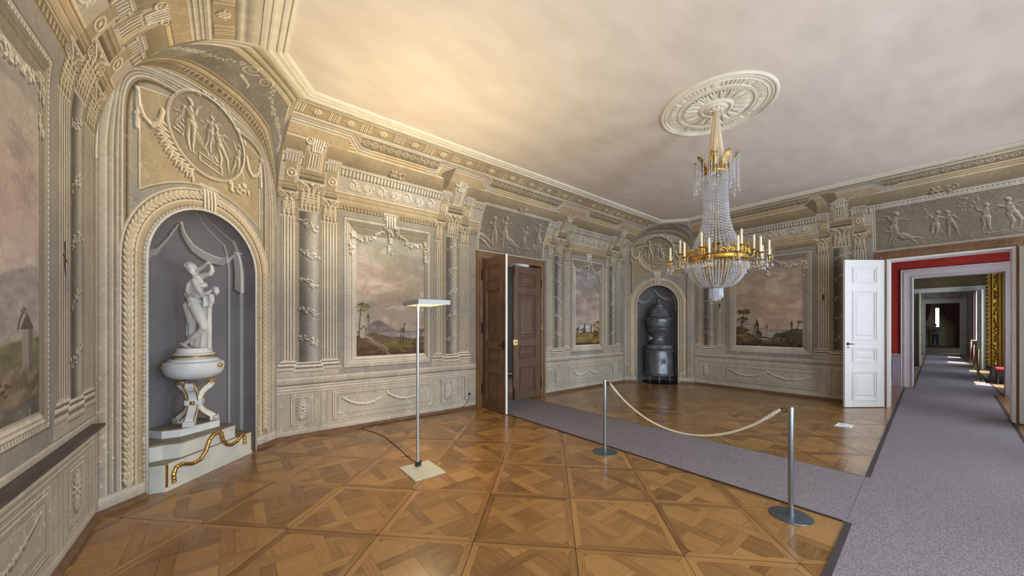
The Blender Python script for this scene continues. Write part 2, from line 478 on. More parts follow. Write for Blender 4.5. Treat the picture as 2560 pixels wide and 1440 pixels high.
def frame(c, u0, u1, t0, t1, p0, p1, q0, q1):
    """carved painted frame: outer box u0..t1, picture p0..q1; upper and right inner faces in shade"""
    bw = 0.035
    c.rect(u0 - .012, u1 + .012, t0 - .014, t1 + .012, DARK, 0.5)
    c.rect(u0, u1, t0, t1, PALE, 1)
    w = c.win(u0, u1, t0, t1)
    if w is not None:
        X, Y = w[2], w[3]
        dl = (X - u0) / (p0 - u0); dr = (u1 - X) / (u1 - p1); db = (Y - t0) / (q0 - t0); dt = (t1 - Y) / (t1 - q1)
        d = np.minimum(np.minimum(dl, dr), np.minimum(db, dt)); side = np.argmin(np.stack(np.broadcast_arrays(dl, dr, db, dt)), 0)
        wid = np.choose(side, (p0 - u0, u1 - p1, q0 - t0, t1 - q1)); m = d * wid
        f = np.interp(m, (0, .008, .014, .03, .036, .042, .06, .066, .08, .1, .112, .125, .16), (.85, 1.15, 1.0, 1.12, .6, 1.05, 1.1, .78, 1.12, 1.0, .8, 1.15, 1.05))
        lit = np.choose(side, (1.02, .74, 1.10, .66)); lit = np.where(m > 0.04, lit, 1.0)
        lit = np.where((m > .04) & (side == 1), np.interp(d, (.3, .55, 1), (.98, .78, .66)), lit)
        run = np.where(side >= 2, X, Y); bead = (np.abs(((run / 0.034) % 1) - 0.5) < 0.22)
        egg = np.where((m > 0.012) & (m < 0.032), np.where(bead, 1.12, .84), 1.0)
        inp = d < 1
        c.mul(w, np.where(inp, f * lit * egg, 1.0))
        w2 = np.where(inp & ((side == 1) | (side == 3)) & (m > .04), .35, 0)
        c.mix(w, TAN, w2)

def sky_land(c, u0, u1, t0, t1, kind):
    """landscape in the painted frame: cloudy sky over hills, water, trees and small buildings"""
    w = c.win(u0, u1, t0, t1)
    if w is None: return
    W = u1 - u0; H = t1 - t0; X = (w[2] - u0) / W; Y = (w[3] - t0) / H; asp = W / H
    S = {0: ((.66, .67, .63), (.68, .63, .57), (.72, .67, .62)), 1: ((.63, .62, .62), (.62, .58, .57), (.80, .76, .74)),
         2: ((.68, .65, .61), (.72, .63, .57), (.80, .72, .62)), 3: ((.72, .70, .65), (.76, .66, .63), (.70, .66, .65))}[kind]
    n1 = fbm(X * 3.2 * asp + kind * 7, Y * 6.0, 5, 60 + kind); n2 = fbm(X * 5 * asp, Y * 11 + n1 * 2, 5, 70 + kind); n3 = fbm(X * 1.6, Y * 3.2, 3, 80 + kind)
    g = np.clip(Y, 0, 1)[..., None] if Y.ndim == 2 else Y
    Yb = np.broadcast_to(Y, n1.shape); Xb = np.broadcast_to(X, n1.shape)
    col = np.empty(n1.shape + (3,), np.float32)
    for i in range(3): col[..., i] = np.interp(Yb, (0.18, 0.55, 0.95), (S[2][i], S[1][i], S[0][i]))
    cl = ss(.50, .66, n1)[..., None]; col += (np.array((.82, .77, .72)) - col) * cl * .42
    dk = ss(.52, .36, n2)[..., None] * 0 + (1 - ss(.34, .50, n2))[..., None]; col += (np.array((.53, .50, .50)) - col) * dk * .40
    pk = ss(.5, .62, n3)[..., None]; col += (np.array((.72, .59, .54)) - col) * pk * .25
    hi = ss(.66, .72, n2)[..., None]; col += (np.array((.86, .80, .74)) - col) * hi * .5
    def ridge(base, amp, fr, sd, colr, al=1.0, tilt=0.0, shape=None, tex=0.25):
        h = base + tilt * (Xb - .5) + amp * (fbm(Xb * fr, 0 * Xb + sd, 4, sd) - .5) * 2
        if shape is not None: h = h + shape(Xb)
        m = (ss(0.006, -0.006, Yb - h) if False else (1 - ss(-.006, .006, Yb - h)))[..., None] * al
        cc = np.array(colr, np.float32) * (1 + tex * (fbm(Xb * 16 * asp, Yb * 34, 4, sd + 5) - .5) * 2)[..., None]
        col[:] = col + (cc - col) * m
    bump = lambda cx, wd, h: (lambda x: h * np.exp(-((x - cx) / wd) ** 2))
    if kind == 2:
        ridge(.205, .012, 6, 3, (.60, .55, .53), .7, shape=bump(.1, .22, .10)); ridge(.175, .006, 5, 4, (.66, .63, .60), .95, tex=.12)
        ridge(.165, .01, 7, 5, (.36, .34, .28), 1, shape=lambda x: .05 * ss(.62, .98, x) - .09 * (1 - ss(.52, .64, x)) + .0 * x)
        ridge(.07, .02, 8, 8, (.34, .29, .22), 1, shape=lambda x: .07 * (1 - ss(.12, .5, x)) + .03 * ss(.72, 1, x) - .05 * np.exp(-((x - .62) / .08) ** 2))
        ridge(.02, .02, 9, 12, (.26, .20, .15), 1)
    elif kind == 0:
        ridge(.21, .02, 4, 3, (.50, .46, .47), .85, shape=bump(.30, .16, .09)); ridge(.19, .012, 6, 6, (.70, .68, .68), .7, tex=.3)
        ridge(.15, .02, 6, 5, (.46, .41, .33), 1, shape=bump(.22, .2, .05)); ridge(.115, .01, 7, 8, (.46, .43, .25), 1, tilt=-.0)
        ridge(.06, .02, 7, 9, (.38, .30, .21), 1, shape=lambda x: .11 * (1 - ss(.05, .42, x))); ridge(.02, .015, 9, 12, (.33, .25, .19), 1)
    elif kind == 1:
        ridge(.24, .03, 4, 3, (.80, .78, .80), .9, shape=bump(.2, .3, .03)); ridge(.17, .015, 6, 5, (.52, .47, .36), 1)
        ridge(.12, .02, 7, 8, (.56, .50, .30), 1, shape=bump(.6, .3, .02)); ridge(.03, .02, 9, 12, (.34, .25, .17), 1)
    else:
        ridge(.33, .05, 5, 3, (.60, .58, .58), .6, shape=lambda x: .10 * ss(.6, 1, x)); ridge(.17, .02, 6, 5, (.50, .49, .37), 1, shape=lambda x: .05 * ss(.3, .9, x))
        ridge(.12, .04, 10, 7, (.50, .45, .38), 1); ridge(.05, .03, 7, 9, (.44, .42, .40), 1)
    c.a[w[0], w[1]] = col
    P = lambda x, y: (u0 + x * W, t0 + y * H)
    def tree(x, y, h, cr, colr, seed, n=26):
        c.stroke([P(x, y), P(x + .01, y + h * .5), P(x + .03, y + h)], 0.016, np.array(colr) * .75, .9)
        rnd = random.Random(seed)
        for i in range(n):
            a = rnd.uniform(0, 2 * PI); r = rnd.random() ** .5 * cr; px, py = P(x + .03, y + h); px += r * math.cos(a) * 1.25; py += r * .62 * math.sin(a)
            q = cr * rnd.uniform(.15, .3); c.stroke([(px - q * .7, py), (px + q * .7, py + q * .2)], q, np.array(colr) * rnd.uniform(.75, 1.5), .85, .5)
    def house(x, y, wd, h, colr, spire=False):
        a, b = P(x, y), P(x + wd, y + h); c.rect(a[0], b[0], a[1], b[1], colr, .95); c.rect(a[0] + (b[0] - a[0]) * .62, b[0], a[1], b[1], np.array(colr) * .72, .8)
        m = (a[0] + b[0]) / 2; k = (b[0] - a[0]); c.poly([(a[0] - k * .15, b[1]), (b[0] + k * .15, b[1]), (m, b[1] + (k * 2.6 if spire else k * .7))], np.array(colr) * .62, .95)
    if kind == 2:
        tree(.07, .1, .22, .10, (.30, .29, .18), 1, 34); tree(.10, .13, .29, .115, (.31, .29, .19), 2, 44); tree(.03, .02, .16, .15, (.30, .27, .19), 3, 60); tree(.12, .02, .08, .16, (.38, .33, .24), 8, 60)
        house(.315, .115, .055, .13, (.46, .40, .36), True); house(.33, .10, .09, .05, (.42, .36, .31)); tree(.28, .12, .13, .03, (.25, .22, .18), 4)
        house(.84, .20, .03, .06, (.36, .33, .31), True); tree(.93, .2, .09, .05, (.30, .28, .22), 5); tree(.70, .06, .06, .06, (.24, .20, .15), 6); tree(.85, .03, .04, .12, (.30, .23, .17), 7, 50); house(.47, .21, .04, .03, (.55, .5, .48))
        for k in range(3): x = .44 + k * .05; c.stroke([P(x, .05), P(x, .075 - k * .004)], .030, (.52, .47, .42), 1)
        c.stroke([P(.38, .105), P(.46, .108), P(.55, .09), P(.63, .03)], .030, (.30, .25, .21), 1)
        c.stroke([P(.38, .115), P(.46, .118), P(.55, .10), P(.63, .04)], .007, (.50, .44, .38), .8)
    elif kind == 0:
        tree(.03, .12, .28, .10, (.44, .42, .27), 1, 24); house(.14, .18, .035, .13, (.60, .56, .52), True); house(.05, .15, .09, .07, (.72, .68, .63)); house(.08, .21, .04, .03, (.74, .70, .64))
        for k in range(30):
            rnd = random.Random(k); x = rnd.uniform(.1, .42); y = .17 - (x - .1) * .36 + rnd.uniform(-.035, .015); c.stroke([P(x, y), P(x + .05, y - .02)], rnd.uniform(.015, .035), np.array((.66, .58, .51)) * rnd.uniform(.7, 1.12), .7, .6)
        tree(.62, .1, .12, .045, (.34, .31, .24), 4, 12); tree(.66, .1, .17, .03, (.34, .31, .24), 5, 9); tree(.93, .08, .13, .05, (.34, .30, .22), 6); tree(.85, .03, .05, .1, (.33, .24, .17), 9, 30)
    elif kind == 1:
        for k, x in enumerate((.08, .3, .35, .38, .62)): house(x, .15, .05, .05 + .02 * (k % 3), (.40, .36, .32), k % 2 == 0)
        tree(.90, .1, .16, .15, (.52, .42, .28), 1, 50); tree(.93, .05, .1, .17, (.40, .28, .18), 2, 60); tree(.04, .1, .10, .06, (.34, .32, .2), 3); tree(.22, .14, .05, .06, (.38, .36, .2), 4)
    else:
        house(.60, .10, .030, .34, (.64, .62, .58)); house(.66, .10, .022, .22, (.60, .58, .54)); house(.9, .13, .06, .12, (.62, .59, .55)); house(.72, .12, .015, .18, (.58, .57, .54)); tree(.88, .25, .05, .03, (.40, .40, .30), 1, 18)
        for k in range(40):
            rnd = random.Random(k); x = rnd.uniform(.62, .98); y = rnd.uniform(.05, .14); c.stroke([P(x, y), P(x + .02, y + .01)], rnd.uniform(.03, .07), np.array((.56, .51, .45)) * rnd.uniform(.72, 1.18), .5, .6)
        tree(.7, .12, .04, .07, (.44, .43, .30), 5, 30); tree(.78, .06, .03, .06, (.38, .33, .26), 6, 20)

def swag(R, a, b, sag, r, seed, n=10, **k):
    pts = [(a[0] + (b[0] - a[0]) * i / n, a[1] + (b[1] - a[1]) * i / n - sag * 4 * (i / n) * (1 - i / n)) for i in range(n + 1)]
    R.leafy(pts, r, seed, **k); return pts

def keystone(c, cx, t0, t1, w=0.13):
    c.poly([(cx - w * .75, t1), (cx + w * .75, t1), (cx + w * .5, t0), (cx - w * .5, t0)], PALE, 1)
    R = Relief(c, cx - w, cx + w, t0 - .02, t1 + .04)
    for k in range(4):
        x = cx - w * .45 + k * w * .3; R.tube([(x - w * .08, t1 - .02), (x, (t0 + t1) / 2), (x, t0 + .03)], (w * .13, w * .09), h=1.7)
    for sd in (-1, 1): R.scroll(cx + sd * w * .62, t1 - .05, .035, .009, d=sd)
    R.paint(.6, LITE, .3, shadow=.014)
    c.hband(cx - w * .9, cx + w * .9, t1, t1 + .035, ((0, .7), (.4, 1.2), (.7, .9), (1, 1.2)), PALE)

def ent_block(c, x0, x1, side, mir=1):
    """broken-forward entablature over one pilaster/column/pilaster group; x0..x1 = the column"""
    W = x1 - x0; cx = (x0 + x1) / 2; h = W * 0.5
    for sd in (-1, 1):                                    # flanking blocks with a roundel
        bx = cx + sd * W * 1.02; b = W * .30; c.rect(bx - b, bx + b, 3.50, 3.90, TAN * 1.02, .95)
        c.rect(bx + b * .72, bx + b, 3.5, 3.9, LITE, .55) if side > 0 else c.rect(bx - b, bx - b * .72, 3.5, 3.9, LITE, .45)
        c.hband(bx - b * 1.1, bx + b * 1.1, 3.50, 3.62, ((0, .62), (.3, .8), (.35, 1.1), (.6, .8), (.66, 1.15), (1, .8)), TAN)
        R = Relief(c, bx - b, bx + b, 3.60, 3.86); R.tube([(bx + .052 * math.cos(a / 8 * PI), 3.74 + .052 * math.sin(a / 8 * PI)) for a in range(17)], .012, 1.4); R.dome(bx, 3.74, .022, h=1.2); R.paint(.6, LITE, .4)
        fl = c.win(bx - b * 1.15, bx + b * 1.15, 3.90, 4.0)
        if fl: c.mix(fl, PALE, .9); c.mul(fl, np.interp(((fl[2] / .035) % 1), (0, .3, .4, .8, 1), (1.15, 1.1, .62, .95, 1.15)))
        c.hband(bx - b * 1.3, bx + b * 1.3, 4.0, 4.045, ((0, .7), (.4, 1.2), (.7, .8), (1, 1.2)), PALE)
    c.rect(cx - h * 1.08, cx + h * 1.08, 3.70, 4.28, TAN, .95)
    c.hband(cx - h * 1.25, cx + h * 1.25, 3.68, 3.83, ((0, .55), (.3, .8), (.35, 1.05), (.65, .72), (.7, 1.1), (.9, .9), (1, 1.25)), TAN)
    flutes(c, cx - h * .8, cx + h * .45, 3.83, 4.08, 4); c.rect(cx + h * .5, cx + h * .85, 3.83, 4.08, LITE, .5)
    c.rect(cx - h * .95, cx + h * .95, 4.08, 4.30, PALE, 1)
    R = Relief(c, cx - h * 1.3, cx + h * 1.3, 4.05, 4.34)
    for sd in (-1, 1): R.scroll(cx + sd * h * .86, 4.23, .062, .014, d=sd, ph=0)
    for k in range(5): R.tube([(cx - h * .5 + k * h * .25, 4.27), (cx - h * .48 + k * h * .24, 4.18), (cx - h * .4 + k * h * .2, 4.09)], .012, 1.6)
    R.paint(.6, LITE, .4, shadow=.015)
    c.hband(cx - h * 1.15, cx + h * 1.3, 4.29, 4.33, ((0, .65), (.5, 1.2), (1, .9)), PALE)

CORN = [(0.0, DARK * 1.05), (.012, PALE * .9), (.03, LITE), (.036, SHAD), (.05, PALE), (.075, LITE), (.082, SHAD), (.095, PALE), (.11, LITE), (.12, TAN)]
def entablature(c, a, b, T1):
    """everything above the capitals that runs the length of the wall"""
    c.rect(a, b, 3.36, T1, TAN, .55)
    c.hband(a, b, 3.38, 3.455, ((0, .62), (.15, .75), (.2, 1.0), (1, .82)), TAN)
    w = c.win(a, b, 3.39, 3.44)
    if w: c.mul(w, np.where(np.abs(((w[2] / .05) % 1) - .5 + (w[3] - 3.415) * 6) < .22, 1.16, .80))
    c.hband(a, b, 3.455, 3.64, ((0, 1.25), (.08, .62), (.1, 1.0), (.36, 1.05), (.4, 1.3), (.44, .6), (.48, 1.0), (.72, 1.05), (.76, 1.3), (.80, .62), (.9, 1.2), (1, 1.3)), TAN * 1.06)
    c.rect(a, b, 3.64, 3.86, PALE, .9)
    w = c.win(a, b, 3.86, 3.965)
    if w:
        c.mix(w, PALE, 1); c.mul(w, np.interp((w[2] / .052) % 1, (0, .25, .35, .5, .8, 1), (1.2, 1.15, .55, .7, 1.0, 1.2)) * np.interp(w[3], (3.86, 3.875, 3.89, 3.95, 3.965), (.7, .8, 1, 1, .8)))
    c.hband(a, b, 3.965, 4.01, ((0, .6), (.4, 1.25), (.6, .85), (1, 1.2)), PALE)
    c.hband(a, b, 4.01, 4.21, ((0, .82), (.5, .92), (.98, 1.02), (1, .7)), TAN * .98)
    c.hband(a, b, 4.21, 4.345, ((0, .7), (.1, 1.1), (.3, 1.2), (.34, .7), (.5, 1.05), (.62, 1.25), (.66, .72), (.85, 1.1), (1, 1.25)), TAN * 1.12)
    c.hband(a, b, 4.345, 4.50, ((0, .66), (.1, .80), (.9, .88), (1, .7)), TAN)
    R = Relief(c, a, b, 4.35, 4.50); x = a
    while x < b:
        R.tube([(x + .033 * math.cos(q / 7 * PI), 4.425 + .040 * math.sin(q / 7 * PI)) for q in range(15)], .008, 1.4); R.dome(x, 4.425, .013, h=1.2)
        R.tube([(x + .045, 4.425), (x + .065, 4.44), (x + .075, 4.41)], .009, 1.2); x += .115
    R.paint(.55, LITE, .4)
    c.hband(a, b, 4.50, 4.565, ((0, .7), (.25, 1.25), (.5, .85), (.7, 1.25), (1, 1.0)), PALE)
    c.hband(a, b, 4.565, 4.745, ((0, .75), (.1, .95), (.9, .98), (1, .8)), TAN * 1.08)
    R = Relief(c, a, b, 4.565, 4.745); x = math.floor(a / .47) * .47
    while x < b:
        for k in range(3):
            R.tube([(x + k * .055 - .016, 4.585), (x + k * .055 - .016, 4.725)], .0075, 1.4); R.tube([(x + k * .055 + .006, 4.585), (x + k * .055 + .006, 4.725)], .0075, 1.4)
        cx = x + .285
        for q in range(8): R.dome(cx + .038 * math.cos(q * PI / 4), 4.655 + .034 * math.sin(q * PI / 4), .024, .016, q * PI / 4, 1.5)
        R.dome(cx, 4.655, .018, h=1.6); R.leafy([(cx - .09, 4.655), (cx - .05, 4.655)], .02, 3); R.leafy([(cx + .05, 4.655), (cx + .09, 4.655)], .02, 4); x += .47
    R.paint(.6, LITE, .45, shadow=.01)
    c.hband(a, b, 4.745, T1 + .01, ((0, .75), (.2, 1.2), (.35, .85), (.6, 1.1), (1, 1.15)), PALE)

def frieze(c, a, b, t0=3.66, t1=3.84, seed=0):
    R = Relief(c, a, b, t0 - .02, t1 + .02); m = (t0 + t1) / 2; n = max(2, int((b - a) / .21)); d = (b - a) / n
    for i in range(n):
        x = a + d * (i + .5); s_ = 1 if i % 2 else -1
        R.scroll(x, m, .078, .012, d=s_, ph=-PI / 2 * s_, turns=1.3)
        for q in range(6): R.dome(x + .024 * math.cos(q * PI / 3), m + .024 * math.sin(q * PI / 3), .017, .011, q * PI / 3, 1.5)
        R.leafy([(x + d * .3, m - .06 * s_), (x + d * .5, m + .06 * s_)], .025, seed + i, 1.2)
    R.paint(.6, LITE, .5, shadow=.01)

def dado_group(c, x0, x1, kind, a=.18, b=.62):
    """panel painted in the dado between a and b; kind 'sun', 'swag', 'strip'"""
    if kind == 'strip':
        c.rect(x0, x1, a - .06, b + .01, PALE, .5); c.vband(x0, x1, a - .06, b + .01, ((0, 1.15), (.12, .75), (.2, 1), (.8, 1), (.88, .72), (1, 1.15))); return
    pr = ((0, DARK * 1.15), (.008, LITE), (.022, PALE), (.026, SHAD), (.036, LITE * .97), (.048, PALE))
    c.rect(x0, x1, a, b, STONE * .98, .75)
    c.mould([(x0, a), (x1, a), (x1, b), (x0, b), (x0, a)], pr)
    c.vline(x0, a, b, .012, DARK, .6); c.hline(x0, x1, a, .010, DARK, .5); c.hline(x0 + .03, x1 - .03, b - .045, .008, LITE, .8)
    if kind == 'sun':
        cx, cy = (x0 + x1) / 2, (a + b) / 2; R = Relief(c, x0, x1, a, b); rx = (x1 - x0) * .24; ry = (b - a) * .34
        for q in range(18):
            an = q * 2 * PI / 18; R.tube([(cx + rx * .35 * math.cos(an), cy + ry * .35 * math.sin(an)), (cx + rx * math.cos(an), cy + ry * math.sin(an))], (rx * .16, rx * .10), 1.5)
        R.dome(cx, cy, rx * .28, h=1.3); R.paint(.6, LITE, .5, shadow=.012)
    if kind == 'swag':
        m = .085; c.rect(x0 + m, x1 - m, a + m, b - m, PALE * 1.0, .9)
        c.mould([(x0 + m, a + m), (x1 - m, a + m), (x1 - m, b - m), (x0 + m, b - m), (x0 + m, a + m)], ((-.004, SHAD), (.004, LITE), (.01, STONE)))
        R = Relief(c, x0, x1, a, b); mx = (x0 + x1) / 2; y = b - m - .02; pts = []
        for l, r in ((x0 + m + .06, mx), (mx, x1 - m - .06)):
            n = 12; pts = [(l + (r - l) * i / n, y - .02 - .13 * 4 * (i / n) * (1 - i / n)) for i in range(n + 1)]
            R.tube(pts, .011, 1.2); R.leafy(pts[2:-2], .022, int(l * 90), 1.0, .7, .2)
        R.dome(mx, y, .018, h=1.2); R.paint(.6, LITE, .5, shadow=.016)

def ground(c, u0, u1, seed, T1):
    """plain painted parts common to every wall: cool field, dado with its mouldings"""
    c.rect(u0, u1, 0, .80, PALE * .98, 1); c.rect(u0, u1, .80, 3.6, COOL * 1.02, 1)
    c.hband(u0, u1, .0, .13, ((0, .9), (.7, 1.04), (.82, 1.15), (.9, .9), (1, 1.1)), PALE)
    c.hband(u0, u1, .635, .76, ((0, .70), (.05, 1.05), (.2, 1.15), (.24, .8), (.42, 1.1), (.55, 1.2), (.6, .78), (.8, 1.15), (.88, 1.2), (.93, .55), (1, .5)), PALE)
    c.hband(u0, u1, .76, .86, ((0, .62), (.12, .9), (.8, 1.05), (.93, 1.25), (1, .9)), PALE)

def bay(c, A, K1, B, F, Pc, C_, K2, D, kind, seed, zf=(.96, 3.28), zp=(1.12, 3.05)):
    """pilaster-column-pilaster, framed landscape, pilaster-column-pilaster"""
    a = (A[0] if A else K1[0]) - .06; b = (D[1] if D else K2[1]) + .06
    for g in ((A, K1, B), (C_, K2, D)):
        g0 = (g[0] or g[1])[0]; g1 = (g[2] or g[1])[1]
        c.rect(g0 - .06, g1 + .06, .86, .965, PALE, 1); c.hline(g0 - .06, g1 + .06, .965, .010, LITE, .9); c.hline(g0 - .06, g1 + .06, .865, .010, DARK, .5)
        c.rect(g1 + .02, g1 + .06, .86, .965, SHAD, .35)
        c.rect(g0 - .02, g1 + .02, .96, 3.3, OCHRE * 1.12, .42)
        dz = .75 if g[1] is K1 else .75
        ent_block(c, g[1][0], g[1][1], 1)
        for p, n in ((g[0], 4), (g[2], 5)):
            if p: pilaster(c, p[0], p[1], 3.17, 3.50, max(3, int(round((p[1] - p[0]) / .042))))
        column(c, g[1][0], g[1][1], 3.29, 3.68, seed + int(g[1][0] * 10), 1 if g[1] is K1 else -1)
    if F:
        frieze(c, (B or K1)[1] + .07, (C_ or K2)[0] - .07, seed=seed)
        sky_land(c, Pc[0], Pc[1], zp[0], zp[1], kind) if Pc else None
        sv = None
        w = c.win(Pc[0], Pc[1], zp[0], zp[1]); sv = c.a[w[0], w[1]].copy() if w else None
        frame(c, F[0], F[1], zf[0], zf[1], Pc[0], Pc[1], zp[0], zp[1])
        if w: c.a[w[0], w[1]] = sv
        mx = (F[0] + F[1]) / 2
        R = Relief(c, F[0], F[1], 2.4, 3.4)
        for s_, e in ((-1, Pc[0] - .06), (1, Pc[1] + .04)):
            pts = swag(R, (e, 3.06), (mx + s_ * .06, 3.27), .17, .042, seed + 3 + s_, flower=.55)
            R.leafy([(e, 3.08), (e, 2.72)], .040, seed + 7 + s_, .9, .6, .5)
        R.leafy([(mx, 3.18), (mx, 2.80)], .048, seed + 9, .9, .6, .5)
        R.paint(.6, LITE, .55, shadow=.02)
        keystone(c, mx, 3.22, 3.42, .14)

def scene_relief(c, a, b, t0, t1, seed, n):
    """oblong painted relief of figures over a doorway"""
    c.rect(a, b, t0, t1, np.array((.52, .485, .435)), .97)
    w = c.win(a, b, t0, t1); R = Relief(c, a, b, t0, t1)
    if not R.ok: return
    R.h += .018 * np.clip(fbm((w[2] + 0 * w[3]) * 5, (w[3] + 0 * w[2]) * 7, 4, seed) - .42, 0, 1) + .006 * fbm(w[2] * 20 + 0 * w[3], w[3] * 26 + 0 * w[2], 3, seed + 2)
    H = t1 - t0; rnd = random.Random(seed)
    for i in range(n):
        x = a + (b - a) * (i + .5) / n + rnd.uniform(-.04, .04); ln = rnd.choice((0, .1, -.15, .2, 1.05, -1.1)); hh = H * rnd.uniform(.62, .8)
        if abs(ln) > .9: x += .2 * (1 if ln > 0 else -1)
        R.figure(x, t0 + H * .10, hh, seed + i * 3, ln)
    for i in range(10): x = rnd.uniform(a, b - .2); y = t0 + rnd.uniform(.02, .1); R.tube([(x, y), (x + .15, y + .015), (x + .3, y)], .012, 1.2)
    for i in range(5): x = rnd.uniform(a + .1, b - .1); R.leafy([(x, t0 + H * .6), (x + rnd.uniform(-.1, .1), t0 + H * .92)], .04, seed + i, .8)
    R.h *= 1 + .55 * (fbm(w[2] * 26 + 0 * w[3], w[3] * 26 + 0 * w[2], 3, seed + 7) - .5); R.paint(.60, None, body=.0, shadow=.012)
    A = c.a[w[0], w[1]]; A += (LITE - A) * (ss(.012, .05, R.h) * .13)[..., None]
    c.mould([(a, t0), (b, t0), (b, t1), (a, t1), (a, t0)], ((-.05, PALE), (-.036, LITE), (-.03, SHAD), (-.018, PALE), (-.008, LITE), (0, DARK)))

def weather(c, seed, k=1.0):
    """age: broad blotches, streaks, fine craquelure, chalky scuffs low down"""
    U = c.U[None, :]; T = c.T[:, None]
    n = fbm(U * 1.3 + 0 * T, T * 1.1 + 0 * U, 4, seed); c.a *= (0.85 + .20 * n)[..., None]
    m = fbm(U * 9 + 0 * T, T * 5 + 0 * U, 4, seed + 9); c.a *= (0.94 + .12 * m)[..., None]
    g = fbm(U * 60 + 0 * T, T * 45 + 0 * U, 2, seed + 5); c.a *= (0.955 + .09 * g)[..., None]
    s1 = fbm(U * 34 + 0 * T, T * 24 + 0 * U, 3, seed + 21); al = ss(.72, .80, s1) * (0.14 + .30 * np.clip(1.4 - T, 0, 1)) * k
    c.a += (np.array((.93, .92, .90), np.float32) - c.a) * al[..., None]
    h = fbm(U * 2.1 + 0 * T, T * 2.1 + 0 * U, 5, seed + 31); cr = (np.abs(h - .5) < .0016) * .13 * k; c.a *= (1 - cr)[..., None]
    hue = fbm(U * .8 + 0 * T, T * .8 + 0 * U, 3, seed + 41)[..., None] - .5
    c.a *= (1 + hue * np.array((.05, 0.0, -.08), np.float32)) * np.array((1.02, .992, .955), np.float32)
    np.clip(c.a, .02, .97, out=c.a)

def plaster_mat():
    """limewashed plaster carrying the painted colour; noise adds grain finer than the mesh"""
    if 'painted_plaster' in MATS: return MATS['painted_plaster']
    m = bpy.data.materials.new('painted_plaster'); m.use_nodes = True
    nt = m.node_tree; N = nt.nodes; L = nt.links; b = N['Principled BSDF']
    b.inputs['Roughness'].default_value = .82; b.inputs['Specular IOR Level'].default_value = .25
    at = N.new('ShaderNodeAttribute'); at.attribute_name = 'paint'
    tc = N.new('ShaderNodeTexCoord'); nz = N.new('ShaderNodeTexNoise'); nz.inputs['Scale'].default_value = 120; nz.inputs['Detail'].default_value = 5
    L.new(tc.outputs['Object'], nz.inputs['Vector'])
    rp = N.new('ShaderNodeValToRGB'); rp.color_ramp.elements[0].position = .3; rp.color_ramp.elements[0].color = (.86, .86, .86, 1); rp.color_ramp.elements[1].position = .7; rp.color_ramp.elements[1].color = (1.0, 1.0, 1.0, 1)
    L.new(nz.outputs['Fac'], rp.inputs['Fac'])
    mx = N.new('ShaderNodeMix'); mx.data_type = 'RGBA'; mx.blend_type = 'MULTIPLY'; mx.inputs['Factor'].default_value = 1
    L.new(at.outputs['Color'], mx.inputs[6]); L.new(rp.outputs['Color'], mx.inputs[7]); L.new(mx.outputs[2], b.inputs['Base Color'])
    bp = N.new('ShaderNodeBump'); bp.inputs['Strength'].default_value = .15; bp.inputs['Distance'].default_value = .002
    L.new(nz.outputs['Fac'], bp.inputs['Height']); L.new(bp.outputs['Normal'], b.inputs['Normal'])
    MATS['painted_plaster'] = m; return m

def painted_surface(name, c, XYZ, keep=None, smooth=True, m=None):
    """mesh from a canvas; XYZ (rows, cols, 3); keep = mask of cells to keep"""
    nt_, nu = c.a.shape[:2]
    idx = np.arange(nt_ * nu, dtype=np.int32).reshape(nt_, nu)
    q = np.stack([idx[:-1, :-1], idx[:-1, 1:], idx[1:, 1:], idx[1:, :-1]], -1)
    q = q[keep] if keep is not None else q.reshape(-1, 4)
    used = np.zeros(nt_ * nu, bool); used[q.ravel()] = True; re = np.cumsum(used, dtype=np.int32) - 1
    q = re[q].astype(np.int32); co = XYZ.reshape(-1, 3)[used].astype(np.float32); ca = np.ones((len(co), 4), np.float32); ca[:, :3] = c.a.reshape(-1, 3)[used]
    me = bpy.data.meshes.new(name); nf = len(q)
    me.vertices.add(len(co)); me.vertices.foreach_set('co', co.ravel())
    me.loops.add(nf * 4); me.loops.foreach_set('vertex_index', q.ravel())
    me.polygons.add(nf); me.polygons.foreach_set('loop_start', np.arange(0, nf * 4, 4, dtype=np.int32)); me.polygons.foreach_set('loop_total', np.full(nf, 4, np.int32))
    me.update(calc_edges=True); me.validate()
    at = me.color_attributes.new('paint', 'BYTE_COLOR', 'POINT'); at.data.foreach_set('color_srgb', ca.ravel())
    me.polygons.foreach_set('use_smooth', np.ones(nf, bool))
    me.materials.append(m or plaster_mat())
    o = bpy.data.objects.new(name, me); COL.objects.link(o)
    return structure(o)
# ---------------------------------------------------------------- room shell
Q = 0.9                                        # fineness of the painted meshes
Z0, ZC = 3.05, 4.35                            # cove springs at Z0, flat ceiling at ZC
P1, P2, P3, P4 = (-0.87, 4.43), (0.504, 5.83), (8.78, 5.83), (10.05, 4.40)     # ends of the two splayed corner walls
C1, C2, C3, C4 = (0.26, 4.22), (0.67, 4.84), (8.86, 4.84), (9.32, 4.22)        # ceiling edge above them
LY, RX, WX = 5.83, 10.05, -0.87
INS_L, INS_R, INS_W = 0.99, 0.73, 1.13

